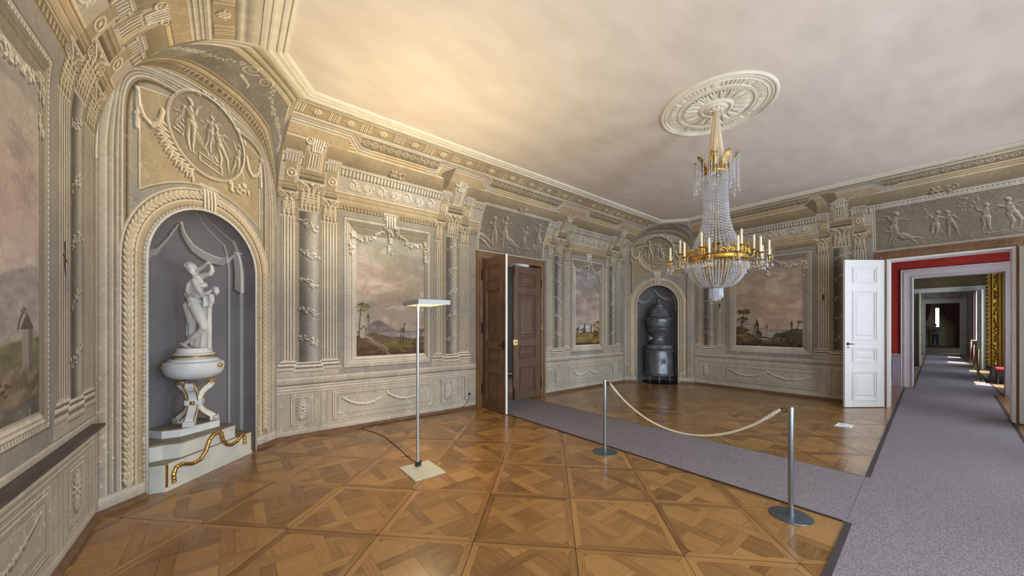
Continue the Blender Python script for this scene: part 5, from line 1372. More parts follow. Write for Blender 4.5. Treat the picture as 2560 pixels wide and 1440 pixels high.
b.lathe([(.20, 1.30), (.215, 1.36), (.255, 1.42), (.290, 1.47), (.300, 1.50), (.29, 1.51)], 220, wob=lambda k, a: 1 + (.06 * abs(math.sin(17 * a)) if 0 < k < 5 else 0), caps=False)
b.lathe([(.305, 1.505), (.312, 1.515), (.305, 1.53)], 56, caps=False); b.build('gadrooned_bowl', CAST, st, smooth=60)
b = MB(); b.lathe([(.295, 1.53), (.315, 1.57), (.335, 1.64), (.345, 1.74), (.345, 1.775), (.37, 1.785), (.378, 1.80), (.37, 1.815), (.33, 1.82)], 64, caps=False)
for i in range(56): a = 2 * PI * i / 56; b.ball((.368 * math.cos(a), .368 * math.sin(a), 1.79), .013, n=6, m=4)
for i in range(5):                                                # garlands on the bowl
    a0 = 2 * PI * i / 5
    b.tube([((.342 - .02 * math.sin(PI * t / 10)) * math.cos(a0 + t * .115), (.342 - .02 * math.sin(PI * t / 10)) * math.sin(a0 + t * .115), 1.735 - .065 * math.sin(PI * t / 10)) for t in range(11)], [.008 + .010 * math.sin(PI * t / 10) for t in range(11)], 6)
b.build('urn_body', CAST, st, smooth=40)
b = MB(); b.lathe([(.335, 1.815), (.31, 1.84), (.285, 1.86), (.27, 1.88), (.235, 2.02), (.22, 2.06), (.215, 2.09), (.235, 2.10), (.232, 2.12), (.19, 2.135), (.165, 2.15), (.165, 2.17), (.14, 2.18), (.13, 2.20), (.145, 2.21), (.14, 2.225), (.08, 2.24), (.04, 2.25), (.025, 2.27)], 240, wob=lambda k, a: 1 + (.05 * math.sin(26 * a + (.6 if k == 4 else 0)) if k in (3, 4) else 0), caps=False); b.build('domed_lid', CAST, st, smooth=50)
b = MB(); b.lathe([(.022, 2.26), (.045, 2.29), (.050, 2.32), (.038, 2.37), (.012, 2.41), (0, 2.415)], 40, wob=lambda k, a: 1 + .08 * math.sin(9 * a + k), caps=False); b.build('pine_cone_finial', CAST, st, smooth=50)
for i in range(4):
    a = math.radians(216 + (-52, -5, 50, 180)[i]); x, y = .33 * math.cos(a), .33 * math.sin(a)
    b = MB(); b.tube([(x, y, .19), (x, y, .14), (x * 1.03, y * 1.03, .06), (x * 1.05, y * 1.05, 0)], [.034, .024, .018, .024], 10); b.build('leg', CAST, st, smooth=True)
a = math.radians(216 + 14); M = Mz((.381 * math.cos(a), .381 * math.sin(a), .60), a - PI / 2); b = MB(M)
b.box(-.09, .09, -.012, .008, -.085, .085); b.box(-.075, .075, .006, .014, -.07, .07)
for q in range(6): b.ball((.033 * math.cos(q * PI / 3), .016, .033 * math.sin(q * PI / 3)), .022, .010, .022, 8, 5)
b.ball((0, .022, 0), .014, n=8, m=5); b.build('rosette_plate', CAST, st, smooth=40)
b = MB(); aa = math.radians(216 - 80); M = Mz((.28 * math.cos(aa) , .28 * math.sin(aa), 1.24), aa); b.M = M @ Matrix.Rotation(PI / 2, 4, 'Y'); b.lathe([(.0, .0), (.12, .0), (.125, .012), (.12, .02), (.0, .022)], 40, caps=False)
b.M = M @ Matrix.Rotation(PI / 2, 4, 'Y'); b.lathe([(.055, -.14), (.055, .0)], 24, caps=False); fc = b.build('flue_collar', mat('grey_blue_sheet_metal', (.22, .27, .33, 1), .45, metal=.4), st, smooth=40); fc['label'] = 'pale grey blue round flue collar'
b = MB(); b.lathe([(.49, 0), (.49, .008), (.475, .011), (.0, .011)], 72, (9.565, 5.155, .0005), caps=False)
tag(b.build('hearth_plate', mat('dark_sheet_iron', (.03, .028, .03, 1), .35, metal=.7, noise=.2), smooth=40), 'round dark iron plate on the floor under the stove', 'hearth plate')

# ---------------------------------------------------------------- pedestal in the near niche
WOODW = mat('white_lacquered_wood', (.64, .66, .66, 1), .45, noise=.06, nscale=7)
WOODC = mat('cream_grey_wood', (.56, .555, .50, 1), .5, noise=.10, nscale=6)
TOPG = mat('greenish_brown_top', (.20, .17, .11, 1), .5, noise=.2, nscale=8)
GILT = mat('worn_gilding', (.72, .47, .15, 1), .30, metal=.95, nscale=60, col2=(.42, .23, .07, 1), bump=.4, bscale=90)
(dx, dy), (ox, oy) = CN[1], CN[2]; ang = math.atan2(dy, dx)
pl = thing('niche_plinth', 'white stepped plinth with gilded garland filling the foot of near niche', 'plinth', (P1[0], P1[1], 0), ang)
lo = [(.385, .12), (.48, -.055), (1.54, .0), (1.585, .10), (1.585, .40), (1.25, .50), (.70, .50), (.385, .38)]
up2 = [(.40, .19), (.573, .075), (.655, -.038), (1.305, -.006), (1.325, .12), (1.325, .42), (1.2, .47), (.70, .47), (.40, .36)]
sm = [(.70, .24), (.784, .125), (1.19, .078), (1.21, .22), (1.2, .42), (.72, .42)]
def scaled(poly, k):
    cx = sum(p[0] for p in poly) / len(poly); cy = sum(p[1] for p in poly) / len(poly)
    return [(cx + (p[0] - cx) * (1 + k), cy + (p[1] - cy) * (1 + k)) for p in poly]
def front_only(poly, d): return [(x, y - d if y < .13 else y) for x, y in poly]
b = MB(); b.prism(lo, .03, .258); b.prism(front_only(lo, .016), 0, .028); b.prism(front_only(lo, .009), .028, .036); b.build('lower_step', WOODC, pl, bevel=.002)
b = MB(); b.prism(up2, .268, .412); b.build('upper_step', WOODC, pl, bevel=.002)
b = MB(); b.prism(front_only(lo, .006), .258, .268); b.prism(front_only(up2, .008), .412, .430); b.build('moulded_top_board', TOPG, pl, bevel=.003)
b = MB(); b.prism(sm, .430, .508); b.build('top_block', WOODW, pl, bevel=.002)
b = MB(); b.prism(front_only(sm, .006), .508, .518); b.build('top_block_board', TOPG, pl, bevel=.002)
gp = [(.565, .055, -.05), (.56, .14, -.05), (.585, .20, -.048), (.65, .205, -.045), (.76, .165, -.04), (.84, .175, -.036), (.91, .25, -.033), (.945, .34, -.031), (1.0, .395, -.028), (1.07, .405, -.025), (1.10, .37, -.023), (1.12, .29, -.022), (1.17, .225, -.019), (1.235, .20, -.016), (1.31, .215, -.012), (1.375, .265, -.009), (1.415, .27, -.007), (1.425, .22, -.006), (1.425, .14, -.006)]
def yfr(s): return -.055 + (s - .48) * .0519
PT = []
for i in range(len(gp) - 1):
    for k in range(8): t = k / 8; PT.append(tuple(gp[i][j] * (1 - t) + gp[i + 1][j] * t for j in range(3)))
b = MB(); b.tube([(s, yfr(s) - .012, z) for s, z, _ in PT], [.0195 * (1 + .13 * math.sin(i * 1.9)) for i in range(len(PT))], 8)
b.build('gilded_garland', GILT, pl, smooth=True)
b = MB(); b.box(.488, .512, -.064, -.05, .035, .255); b.build('gilt_corner_strip', GILT, pl, bevel=.003)
b = MB(); b.box(1.535, 1.55, -.01, .012, .035, .25); b.build('gilt_corner_strip', GILT, pl, bevel=.003)

CX_, CY_ = -.31, 5.29
tz = .519
tp = thing('tripod_bowl_stand', 'white and gold tripod stand carrying a shallow round bowl on plinth', 'stand', (CX_, CY_, tz), ang)
for i, a in enumerate((-146, -26, 94)):
    a = math.radians(a); M = Mz((0, 0, 0), a); b = MB(M); w = .078
    def out(pts, r):
        P = [Vector((p[0], 0, p[1])) for p in pts]; L_ = []; R_ = []
        for k in range(len(P)):
            d = (P[min(k + 1, len(P) - 1)] - P[max(0, k - 1)]).normalized(); nrm = Vector((-d.z, 0, d.x)); q = r[k] if isinstance(r, list) else r
            L_.append((P[k].x + nrm.x * q, P[k].z + nrm.z * q)); R_.append((P[k].x - nrm.x * q, P[k].z - nrm.z * q))
        return L_ + R_[::-1]
    cur = [(.165, .012), (.150, .06), (.115, .09), (.075, .125), (.045, .17), (.032, .225), (.035, .28), (.052, .33), (.085, .375), (.125, .405), (.155, .44)]
    o_ = out(cur, [.032, .032, .028, .026, .024, .024, .024, .025, .028, .030, .026]); nn = len(cur)
    for k in range(nn - 1):
        q = [o_[k], o_[k + 1], o_[2 * nn - 2 - k], o_[2 * nn - 1 - k]]; b.prism(q, -w / 2, w / 2, 'y')
    b.box(.125, .205, -w * .62, w * .62, 0, .055)
    lg = b.build('leg', WOODW, tp, smooth=30)
    b = MB(M)
    for s in (-1, 1):
        b.tube([(p[0], s * w * .5, p[1]) for p in o_[:nn]], .0055, 6); b.tube([(p[0], s * w * .5, p[1]) for p in o_[nn:]], .0055, 6)
        b.tube([(.150 + .030 * (1 - k / 22) * math.cos(k * .55), s * w * .52, .445 + .030 * (1 - k / 22) * math.sin(k * .55)) for k in range(20)], .0065, 6)
        b.tube([(.14, s * w * .63, .01), (.195, s * w * .63, .01), (.195, s * w * .63, .045), (.15, s * w * .63, .045), (.15, s * w * .63, .022), (.18, s * w * .63, .022)], .0045, 5)
    b.build('gilt_scroll_edge', GILT, lg, smooth=True)
b = MB(Matrix.Rotation(math.radians(-56), 4, 'Z')); b.box(-.075, .075, -.055, .055, .205, .26); b.box(-.055, .055, -.074, .074, .208, .257); b.build('collar', WOODW, tp, bevel=.003)
b = MB(); b.M = Matrix.Rotation(math.radians(-56), 4, 'Z'); b.box(-.022, .022, -.082, -.073, .212, .252); b.ball((0, -.082, .232), .012, .006, .012); b.build('gilt_rosette', GILT, tp, smooth=30)
b = MB(); b.lathe([(.0, .488), (.10, .492), (.17, .505), (.225, .535), (.252, .575), (.260, .615), (.262, .660), (.258, .678), (.235, .690), (.215, .694)], 72, caps=False); b.lathe([(.0, .694), (.215, .694), (.215, .712), (.205, .722), (.17, .724), (.165, .745), (.0, .746)], 64, caps=False)
b.lathe([(.0, .755), (.178, .757), (.182, .770), (.172, .782), (.0, .784)], 64, caps=False); b.build('bowl', WOODW, tp, smooth=35)
b = MB(); b.lathe([(.178, .738), (.194, .742), (.196, .756), (.182, .762)], 64, caps=False)
for i in range(70): a = 2 * PI * i / 70; b.ball((.193 * math.cos(a), .193 * math.sin(a), .749), .0065, n=6, m=4)
b.build('gilt_bead_ring', GILT, tp, smooth=30)
for a in (-60, 60, 180):
    a = math.radians(a - 22); b = MB(Mz((.262 * math.cos(a), .262 * math.sin(a), .645), a) @ Matrix.Rotation(PI / 2, 4, 'Y')); b.lathe([(.010, -.01), (.012, .01), (.022, .016), (.024, .026), (.015, .034), (0, .036)], 20, caps=False); b.build('gilt_knob', GILT, tp, smooth=50)

# ---------------------------------------------------------------- marble statue on the stand
MARB = mat('old_white_marble', (.66, .635, .585, 1), .45, noise=.06, nscale=9)
SZ = 1.303
stt = thing('marble_statue', 'white marble statue of draped standing woman looking back over shoulder', 'statue', (CX_, CY_, SZ), AIM - PI / 2)
K = .000995
def S(zx, zy, d=0.0): return ((zx - 488) * K * (1 + d / 3.93) - .90 * d, d, 2.5625 - K * zy - SZ)
b = MB(); b.lathe([(.150, .0), (.152, .012), (.146, .04), (.142, .052)], 48, sy=1.1, caps=True); b.build('round_base', MARB, stt, smooth=40)
def voxel(o, v, it=4, f=.5):
    r = o.modifiers.new('remesh', 'REMESH'); r.mode = 'VOXEL'; r.voxel_size = v * .8; r.use_smooth_shade = True
    s = o.modifiers.new('smooth', 'SMOOTH'); s.factor = f; s.iterations = it
b = MB()
def limb(pts, rs, n=10):
    P = []; R = []
    for i in range(len(pts) - 1):
        for k in range(6):
            t = k / 6; P.append(tuple(pts[i][j] * (1 - t) + pts[i + 1][j] * t for j in range(3))); R.append(rs[i] * (1 - t) + rs[i + 1] * t)
    P.append(pts[-1]); R.append(rs[-1]); b.tube(P, R, n)
    for p, r in zip(pts, rs): b.ball(p, r, n=n, m=6)
# trunk
limb([S(488, 720, .01), S(485, 660, 0), S(495, 600, 0), S(512, 540, .0), S(520, 480, 0), S(510, 430, 0)], [.066, .060, .056, .064, .060, .040], 16)
b.ball(S(412, 742, .02), .042, .05, .052, 14, 9); b.ball(S(478, 738, -.03), .058, .056, .060, 16, 10); b.ball(S(528, 715, .0), .046, .05, .06, 14, 9)
b.ball(S(600, 505, .02), .030, .030, .030, 12, 8); b.ball(S(585, 515, -.03), .030, .030, .030, 12, 8)
limb([S(510, 440, 0), S(495, 400, 0), S(482, 370, -.005)], [.034, .026, .027])
# head turned back over the shoulder
hd = S(455, 318, -.01); b.ball(hd, .046, .055, .060, 18, 12); b.ball((hd[0] + .020, hd[1] - .018, hd[2] - .022), .032, .036, .040, 14, 9)
fx, fy, fz = hd[0] + .032, hd[1] - .035, hd[2] - .014
b.tube([(fx - .010, fy, fz + .020), (fx + .002, fy - .010, fz - .004), (fx - .002, fy - .004, fz - .012)], [.005, .008, .006], 8)
b.ball((fx - .008, fy + .002, fz - .030), .011, .010, .005); b.ball((fx - .010, fy + .006, fz - .046), .015, .014, .010)
for s in (-1, 1): b.ball((fx - .012 + s * .010, fy + .002 + s * .008, fz + .012), .008, .008, .004); b.tube([(fx - .024 + s * .012, fy + .006 + s * .012, fz + .022), (fx - .010 + s * .009, fy - .002 + s * .008, fz + .024)], .004, 6)
# right arm lowered and bent forward, left arm raised
limb([S(490, 470, -.05), S(520, 545, -.075), S(575, 620, -.09), S(640, 605, -.085), S(690, 570, -.075)], [.034, .028, .024, .020, .014])
limb([S(560, 410, .03), S(600, 392, .02), S(665, 378, .01), S(688, 345, .005), S(680, 300, .0), S(660, 268, -.005)], [.034, .030, .026, .023, .018, .014])
for i, (x0, x1) in enumerate(((700, 716), (702, 722), (700, 724), (696, 720))): limb([S(x0, 560 + i * 9, -.078), S(x1, 552 + i * 11, -.09), S(x1 + 6, 566 + i * 11, -.10)], [.0065, .006, .005], 6)
limb([S(690, 562, -.085), S(700, 548, -.10), S(712, 545, -.105)], [.007, .0065, .006], 6)
for i in range(4): limb([S(660 - i * 7, 266 - i * 3, -.012), S(646 - i * 8, 246 + i * 2, -.02), S(632 - i * 5, 256 + i * 3, -.022), S(630 - i * 2, 272 + i * 2, -.018)], [.007, .0065, .006, .005], 6)
limb([S(668, 270, -.004), S(680, 285, -.02), S(668, 298, -.03)], [.007, .0065, .006], 6)
# legs: the far one carries the weight, the near one bent with heel raised
limb([S(505, 760, -.03), S(545, 850, -.045), S(585, 940, -.05), S(592, 985, -.05), S(550, 1030, -.035), S(490, 1080, -.025), S(410, 1145, -.01), S(372, 1172, .0)], [.062, .056, .042, .036, .034, .034, .021, .019], 14)
limb([S(352, 1168, .0), S(372, 1185, .0), S(412, 1205, -.012), S(440, 1212, -.02)], [.020, .020, .015, .010])
for i in range(5): limb([S(418 + i * 5, 1208 + i, -.01 - i * .006), S(434 + i * 5, 1214, -.014 - i * .007)], [.006, .005], 6)
limb([S(425, 770, .03), S(445, 860, .04), S(462, 960, .04), S(455, 1040, .04), S(465, 1150, .03), S(470, 1185, .03)], [.048, .046, .033, .032, .020, .022], 14)
limb([S(465, 1188, .03), S(500, 1200, .01), S(540, 1210, -.005)], [.022, .018, .011])
for i in range(5): limb([S(530 + i * 4, 1208, .004 - i * .007), S(550 + i * 3, 1213, -.002 - i * .008)], [.006, .005], 6)
body = b.build('figure', MARB, stt, smooth=True); voxel(body, .0042, 9)
b = MB()
for i in range(7):
    a = i * .5; b.tube([(hd[0] - .012 + .050 * math.cos(t / 9 * PI) * (1 - i * .07), hd[1] + .012 - .03 * math.cos(a) + .004 * i, hd[2] + .012 + .052 * math.sin(t / 9 * PI) * (1 - i * .03) - .010 * i) for t in range(-1, 10)], .0085, 6)
b.ball((hd[0] - .048, hd[1] + .02, hd[2] - .004), .024, .024, .022, 10, 7); b.ball((hd[0] - .008, hd[1] + .012, hd[2] + .016), .046, .050, .046, 14, 9)
for i in range(6): b.ball((hd[0] - .055 + .012 * math.cos(i), hd[1] + .02, hd[2] - .004 + .016 * math.sin(i)), .012, n=8, m=5)
hr = b.build('hair', MARB, stt, smooth=True); voxel(hr, .0045, 2)
b = MB()                                                    # cloth: bunched round the back and waist, over the raised arm, falling in folds
def fold(pts, r): limb(pts, r if isinstance(r, list) else [r] * len(pts), 7)
for i in range(9):
    x = 425 + i * 10; fold([S(450 + i * 9, 455 - i * 3, -.055 + .004 * i), S(x - 12, 500, -.068), S(x - 22 + i * 2, 560, -.066), S(x - 16 + i * 3, 610, -.055)], [.0065, .0075, .0075, .006])
for i in range(5): fold([S(400, 585 + i * 13, .0), S(440, 600 + i * 10, -.055), S(510, 612 + i * 6, -.070), S(580, 600 + i * 9, -.055), S(620, 590 + i * 12, -.03)], [.006, .0075, .0075, .007, .006])
fold([S(405, 560, .01), S(398, 610, .01), S(412, 660, .0), S(440, 655, -.01)], [.02, .022, .014, .01])
for i in range(4): fold([S(520 + i * 3, 322 + i * 9, .015), S(560 + i * 2, 302 + i * 8, .005), S(600 + i, 278 + i * 6, -.008), S(622, 262 + i * 5, -.014)], [.009, .009, .008, .007])
for i in range(3): fold([S(505 + i * 6, 345, .03), S(470 + i * 8, 420, .045), S(440 + i * 8, 470, .03)], .012)
for i in range(10): x = 600 + i * 10; fold([S(590 + i * 10, 645, -.045 + .006 * i), S(594 + i * 11, 700, -.05 + .007 * i), S(592 + i * 11, 748 - i * 3, -.05 + .007 * i)], [.0055, .006, .0065])
for i in range(9): fold([S(618 + i * 8, 730, -.01 + .008 * abs(i - 4)), S(605 + i * 9, 900, -.01 + .006 * abs(i - 4)), S(575 + i * 11, 1080, -.01 + .004 * i), S(560 + i * 13, 1205, -.015 + .004 * i)], [.0045, .0055, .0065, .0075])
for i in range(5): fold([S(606 + i * 13, 650, .012), S(606 + i * 14, 740, .016), S(602 + i * 15, 980, .02), S(580 + i * 19, 1205, .018)], [.016, .018, .02, .022])
for i in range(5): fold([S(528 + i * 12, 1060 + i * 4, .0), S(505 + i * 13, 1140, .005), S(500 + i * 15, 1205, .0)], [.006, .009, .011])
for i in range(4): fold([S(412 + i * 8, 790, .05), S(408 + i * 9, 920, .055), S(404 + i * 12, 1070 + i * 25, .055)], [.008, .010, .010])
b.ball(S(735, 578, -.075), .026, .030, .040, 12, 9)
for i in range(6): a = i * 1.05; fold([S(712 + 10 * math.cos(a), 560 + 25 * math.sin(a), -.08), S(742 + 8 * math.cos(a), 570 + 32 * math.sin(a), -.085), S(735 + 6 * math.cos(a), 605 + 20 * math.sin(a), -.075)], .008)
for i in range(4): fold([S(655 + i * 14, 618, -.06 + .01 * i), S(668 + i * 12, 660, -.045 + .01 * i), S(672 + i * 9, 700 + i * 4, -.035 + .01 * i)], [.008, .009, .008])
fold([S(470, 470, -.035), S(440, 520, -.045), S(430, 570, -.04), S(450, 615, -.03)], [.03, .04, .04, .03]); fold([S(430, 618, .0), S(510, 625, -.03), S(590, 625, -.02)], [.03, .042, .03])
for i in range(3): fold([S(612 + i * 28, 650, -.02), S(612 + i * 28, 735, -.015)], .020)
dr = b.build('drapery', MARB, stt, smooth=True); voxel(dr, .0036, 1, .4)
# ---------------------------------------------------------------- crystal chandelier
GOLD = mat('gilt_bronze', (.60, .37, .075, 1), .36, metal=1, nscale=26, col2=(.36, .20, .04, 1), bump=.3, bscale=120)
GLASS = mat('cut_crystal', (.90, .91, .95, 1), .02, trans=.72, ior=1.55, spec=.9, noise=0)
WAX = mat('ivory_candle', (.80, .70, .50, 1), .42, noise=.05, nscale=12)
SILK = mat('cream_silk', (.62, .49, .34, 1), .5, noise=.10, nscale=9)
KX, KY = ROSE_C
ch = thing('chandelier', 'gilded crystal chandelier with candles hanging from the ceiling rose', 'chandelier', (KX, KY, 1.90))
ZB = -1.90
def Zc(z): return z + ZB
b = MB()
b.lathe([(.022, Zc(4.30)), (.034, Zc(4.24)), (.045, Zc(4.12)), (.058, Zc(3.95)), (.072, Zc(3.80)), (.082, Zc(3.70)), (.088, Zc(3.62))], 96, wob=lambda k, a: 1 + (.10 + .07 * k / 6) * math.sin(7 * a + .9 * k) * .9 + .06 * math.sin(13 * a - k * .7), caps=True)
b.lathe([(.03, Zc(4.29)), (.045, Zc(4.31)), (.03, Zc(4.335))], 40, wob=lambda k, a: 1 + .2 * math.sin(6 * a)); b.build('silk_sleeve', SILK, ch, smooth=True)
# crown of palmettes
b = MB(); b.lathe([(.128, Zc(3.50)), (.140, Zc(3.51)), (.142, Zc(3.545)), (.128, Zc(3.56))], 48, caps=False); b.lathe([(.125, Zc(3.50)), (.120, Zc(3.53)), (.128, Zc(3.56))], 48, caps=False)
for i in range(24): a = 2 * PI * i / 24; b.ball((.142 * math.cos(a), .142 * math.sin(a), Zc(3.528)), .010, n=6, m=4)
b.build('crown_ring', GOLD, ch, smooth=50)
for i in range(8):
    a = 2 * PI * i / 8 + .2; M = Mz((0, 0, ZB), a); b = MB(M); rib_ = [(.138, 3.55), (.155, 3.60), (.180, 3.655), (.215, 3.70), (.245, 3.715)]
    wd = [.020, .034, .040, .028, .004]; vs = []; fs = []
    for k, (r, z) in enumerate(rib_): vs += [(r, -wd[k], z - .004), (r + .004, -wd[k] * .5, z + .006), (r, 0, z + .001), (r + .004, wd[k] * .5, z + .006), (r, wd[k], z - .004)]
    for k in range(4):
        for j in range(4): fs.append((k * 5 + j, k * 5 + j + 1, (k + 1) * 5 + j + 1, (k + 1) * 5 + j))
    b.add(vs, fs)
    for k in (1, 2, 3): b.tube([(rib_[k][0], -wd[k] * 1.15, rib_[k][1] + .008), (rib_[k][0] - .004, 0, rib_[k][1]), (rib_[k][0], wd[k] * 1.15, rib_[k][1] + .008)], .005, 6)
    lf = b.build('crown_leaf', GOLD, ch, smooth=50); sm_ = lf.modifiers.new('solid', 'SOLIDIFY'); sm_.thickness = .003
    b = MB(M)                                         # crystal chains off each leaf tip
    for o, l, r0 in ((0, .40, .248), (-.030, .34, .235), (.030, .34, .235), (-.055, .24, .20), (.055, .24, .20), (-.015, .22, .19), (.02, .20, .18)):
        z = 3.70; k = 0
        while z > 3.70 - l: z -= .026; b.gem((r0, o, z), .0085, .012, 6); k += 1
        b.gem((r0, o, z - .030), .013, .020, 6)
    b.build('crystal_chain', GLASS, ch)
b = MB()
for i in range(36):
    a = 2 * PI * i / 36; x, y = .124 * math.cos(a), .124 * math.sin(a); b.tube([(x, y, Zc(3.50)), (x, y, Zc(3.405))], [.0075, .0055], 5)
b.build('prism_fringe', GLASS, ch)
b = MB(); b.tube([(0, 0, Zc(3.60)), (0, 0, Zc(2.20))], .007, 8); b.lathe([(.06, Zc(2.63)), (.075, Zc(2.64)), (.06, Zc(2.65)), (0, Zc(2.65))], 32, caps=False)
for i in range(8): a = 2 * PI * i / 8; b.tube([(.065 * math.cos(a), .065 * math.sin(a), Zc(2.64)), (.16 * math.cos(a), .16 * math.sin(a), Zc(2.60)), (.33 * math.cos(a), .33 * math.sin(a), Zc(2.46))], .005, 6)
b.build('inner_stem', GOLD, ch, smooth=True)
# long strings of beads between crown and gallery
def flare(t): return .118 + .045 * t + .155 * max(0, t - .45) ** 1.9 / .55 ** 1.9
b = MB(); rnd = random.Random(4)
for i in range(34):
    a = 2 * PI * i / 34; z = 3.41; L_ = 3.41 - 2.50; sz = rnd.uniform(.92, 1.08)
    while z > 2.50:
        t = (3.41 - z) / L_; r = flare(t); q = (.0098 + .006 * t) * sz; b.gem((r * math.cos(a), r * math.sin(a), Zc(z)), q, q * 1.25, 6); z -= q * 2.7
tag(b.build('bead_strings', GLASS, ch), kind='stuff')
# pierced gallery ring
b = MB(); RG = .345
b.lathe([(RG - .006, Zc(2.405)), (RG + .006, Zc(2.408)), (RG + .009, Zc(2.416)), (RG + .001, Zc(2.422)), (RG, Zc(2.446)), (RG + .007, Zc(2.452)), (RG - .004, Zc(2.458)), (RG - .010, Zc(2.43)), (RG - .006, Zc(2.405))], 96, caps=False)
b.build('gallery_ring', GOLD, ch, smooth=40)
for i in range(18):
    a = 2 * PI * i / 18; M = Mz((0, 0, ZB), a); b = MB(M); X = RG - .002; big = i % 3 == 0; h = .19 if big else .12
    for s in (-1, 1):
        b.tube([(X + .004, s * (.050 - .036 * (1 - k / 15) * math.cos(k * .42)), 2.490 + .030 * (1 - k / 18) * math.sin(k * .42)) for k in range(15)], .0085, 6)
        if big: b.tube([(X, s * .045, 2.47), (X, s * .022, 2.53), (X, s * .035, 2.57), (X, s * .014, 2.60)], [.009, .008, .007, .004], 6); b.ball((X + .006, s * .030, 2.535), .010, n=8, m=5)
    b.tube([(X, 0, 2.465), (X + .004, 0, 2.50), (X, 0, 2.465 + h)], [.010, .013, .003], 8); b.ball((X + .006, 0, 2.49), .012, n=8, m=5)
    b.build('gallery_scroll', GOLD, ch, smooth=50)
# basket below the gallery
def bask(t): return (RG - .01) * math.cos(t * PI / 2 * .93) ** .75
BZ = lambda t: 2.385 - .30 * math.sin(t * PI / 2) ** 1.15
for i in range(10):
    a = 2 * PI * i / 10 + .1; M = Mz((0, 0, ZB), a); b = MB(M)
    for s in (-.0045, .0045): b.tube([(bask(t / 14) + .004, s * 1.4, BZ(t / 14)) for t in range(15)], .0036, 6)
    b.build('basket_rib', GOLD, ch, smooth=True)
b = MB()
for i in range(60):
    a = 2 * PI * (i + .5) / 60; x, y = (RG + .004) * math.cos(a), (RG + .004) * math.sin(a); b.tube([(x, y, Zc(2.385)), (x, y, Zc(2.30))], [.006, .0045], 5)
    if i % 2 == 0 or True:
        t = .10
        while t < .97:
            r = bask(t); q = .0115 * (.5 + .5 * (1 - t)) + .001; b.gem((r * math.cos(a), r * math.sin(a), Zc(BZ(t))), q, q * 1.3, 6); t += .050
        if False: pass
tag(b.build('basket_beads', GLASS, ch), kind='stuff')
b = MB(); b.lathe([(.075, Zc(2.088)), (.082, Zc(2.082)), (.075, Zc(2.074))], 40, caps=False); b.lathe([(0, Zc(2.09)), (.075, Zc(2.088))], 24, caps=False); b.build('bottom_ring', GOLD, ch, smooth=True)
b = MB()
for r, n, l in ((.074, 26, .125), (.048, 16, .15), (.02, 7, .165)):
    for i in range(n): a = 2 * PI * i / n; x, y = r * math.cos(a), r * math.sin(a); b.tube([(x, y, Zc(2.072)), (x, y, Zc(2.072 - l * .8)), (x, y, Zc(2.072 - l))], [.0065, .0075, .001], 5)
b.build('bottom_prisms', GLASS, ch)
# branches with candles
def branch(a, r1, zc, ca, lean, big):
    M = Mz((0, 0, ZB), a); b = MB(M); r0 = RG if big else RG - .01
    if big: pts = [(r0, 0, 2.42), (r0 + .03, 0, 2.375), (r0 + .08, 0, 2.345), (r1 - .05, 0, 2.335), (r1, 0, 2.36), (r1, 0, zc - .03)]
    else: pts = [(r0, 0, 2.46), (r0 + .03, 0, 2.44), (r1 - .01, 0, 2.46), (r1, 0, zc - .03)]
    P = []
    for i in range(len(pts) - 1):
        p0, p1, p2, p3 = [Vector(pts[max(0, min(len(pts) - 1, q))]) for q in (i - 1, i, i + 1, i + 2)]
        for k in range(6): t = k / 6; P.append(tuple(.5 * ((2 * p1) + (p2 - p0) * t + (2 * p0 - 5 * p1 + 4 * p2 - p3) * t * t + (3 * p1 - p0 - 3 * p2 + p3) * t ** 3)))
    P.append(pts[-1]); b.tube(P, .0062, 8)
    arm = b.build('candle_branch', GOLD, ch, smooth=True)
    b = MB(M); b.lathe([(.006, zc - .045), (.012, zc - .02), (.016, zc - .005), (.036, zc + .004), (.038, zc + .008), (.015, zc + .006), (.0, zc + .006)], 24, (r1, 0, 0), caps=False); b.build('drip_pan', GOLD, arm, smooth=50)
    b = MB(M @ Matrix.Translation((r1, 0, zc + .006)) @ Matrix.Rotation(lean, 4, 'X')); b.lathe([(.0118, 0), (.0112, ca * .93), (.008, ca * .965), (.003, ca * .985)], 16); b.tube([(0, 0, ca * .98), (.001, 0, ca * 1.03)], .0016, 5); cd = b.build('candle', WAX, arm, smooth=40)
    b = MB(M)
    if big:
        for s in (-1, 0, 1):
            x = r1 + (-.018 if s else .03); y = s * .03; b.tube([(r1, 0, zc), (x, y, zc - .005)], .0012, 4)
            for k in range(3): b.gem((x, y, zc - .02 - k * .020), .0075, .010, 6)
            b.gem((x, y, zc - .105), .014, .026, 6)
        for k in range(9): t = k / 8; b.gem((r0 + (r1 - r0) * t, 0, 2.405 - .085 * math.sin(PI * t)), .0085, .010, 6)
    else:
        for k in range(3): b.gem((r1, .0, zc - .06 - k * .020), .007, .010, 6)
    b.build('crystal_drops', GLASS, arm)
rnd = random.Random(2)
for i in range(12): branch(math.radians(14 + 30 * i), .54, 2.415, .185, rnd.uniform(-.03, .03) + (.09 if i == 4 else 0), True)
for i in range(6): branch(math.radians(0 + 60 * i), .405, 2.525, .185, rnd.uniform(-.02, .02), False)
b = MB()
for i in range(12):                                   # swags of small beads between neighbouring branches
    a0, a1 = math.radians(14 + 30 * i), math.radians(44 + 30 * i)
    for k in range(9):
        t = (k + .5) / 9; a = a0 + (a1 - a0) * t; r = .54 - .03 * math.sin(PI * t); b.gem((r * math.cos(a), r * math.sin(a), Zc(2.36 - .055 * math.sin(PI * t))), .0062, .008, 6)
tag(b.build('bead_swags', GLASS, ch), kind='stuff')
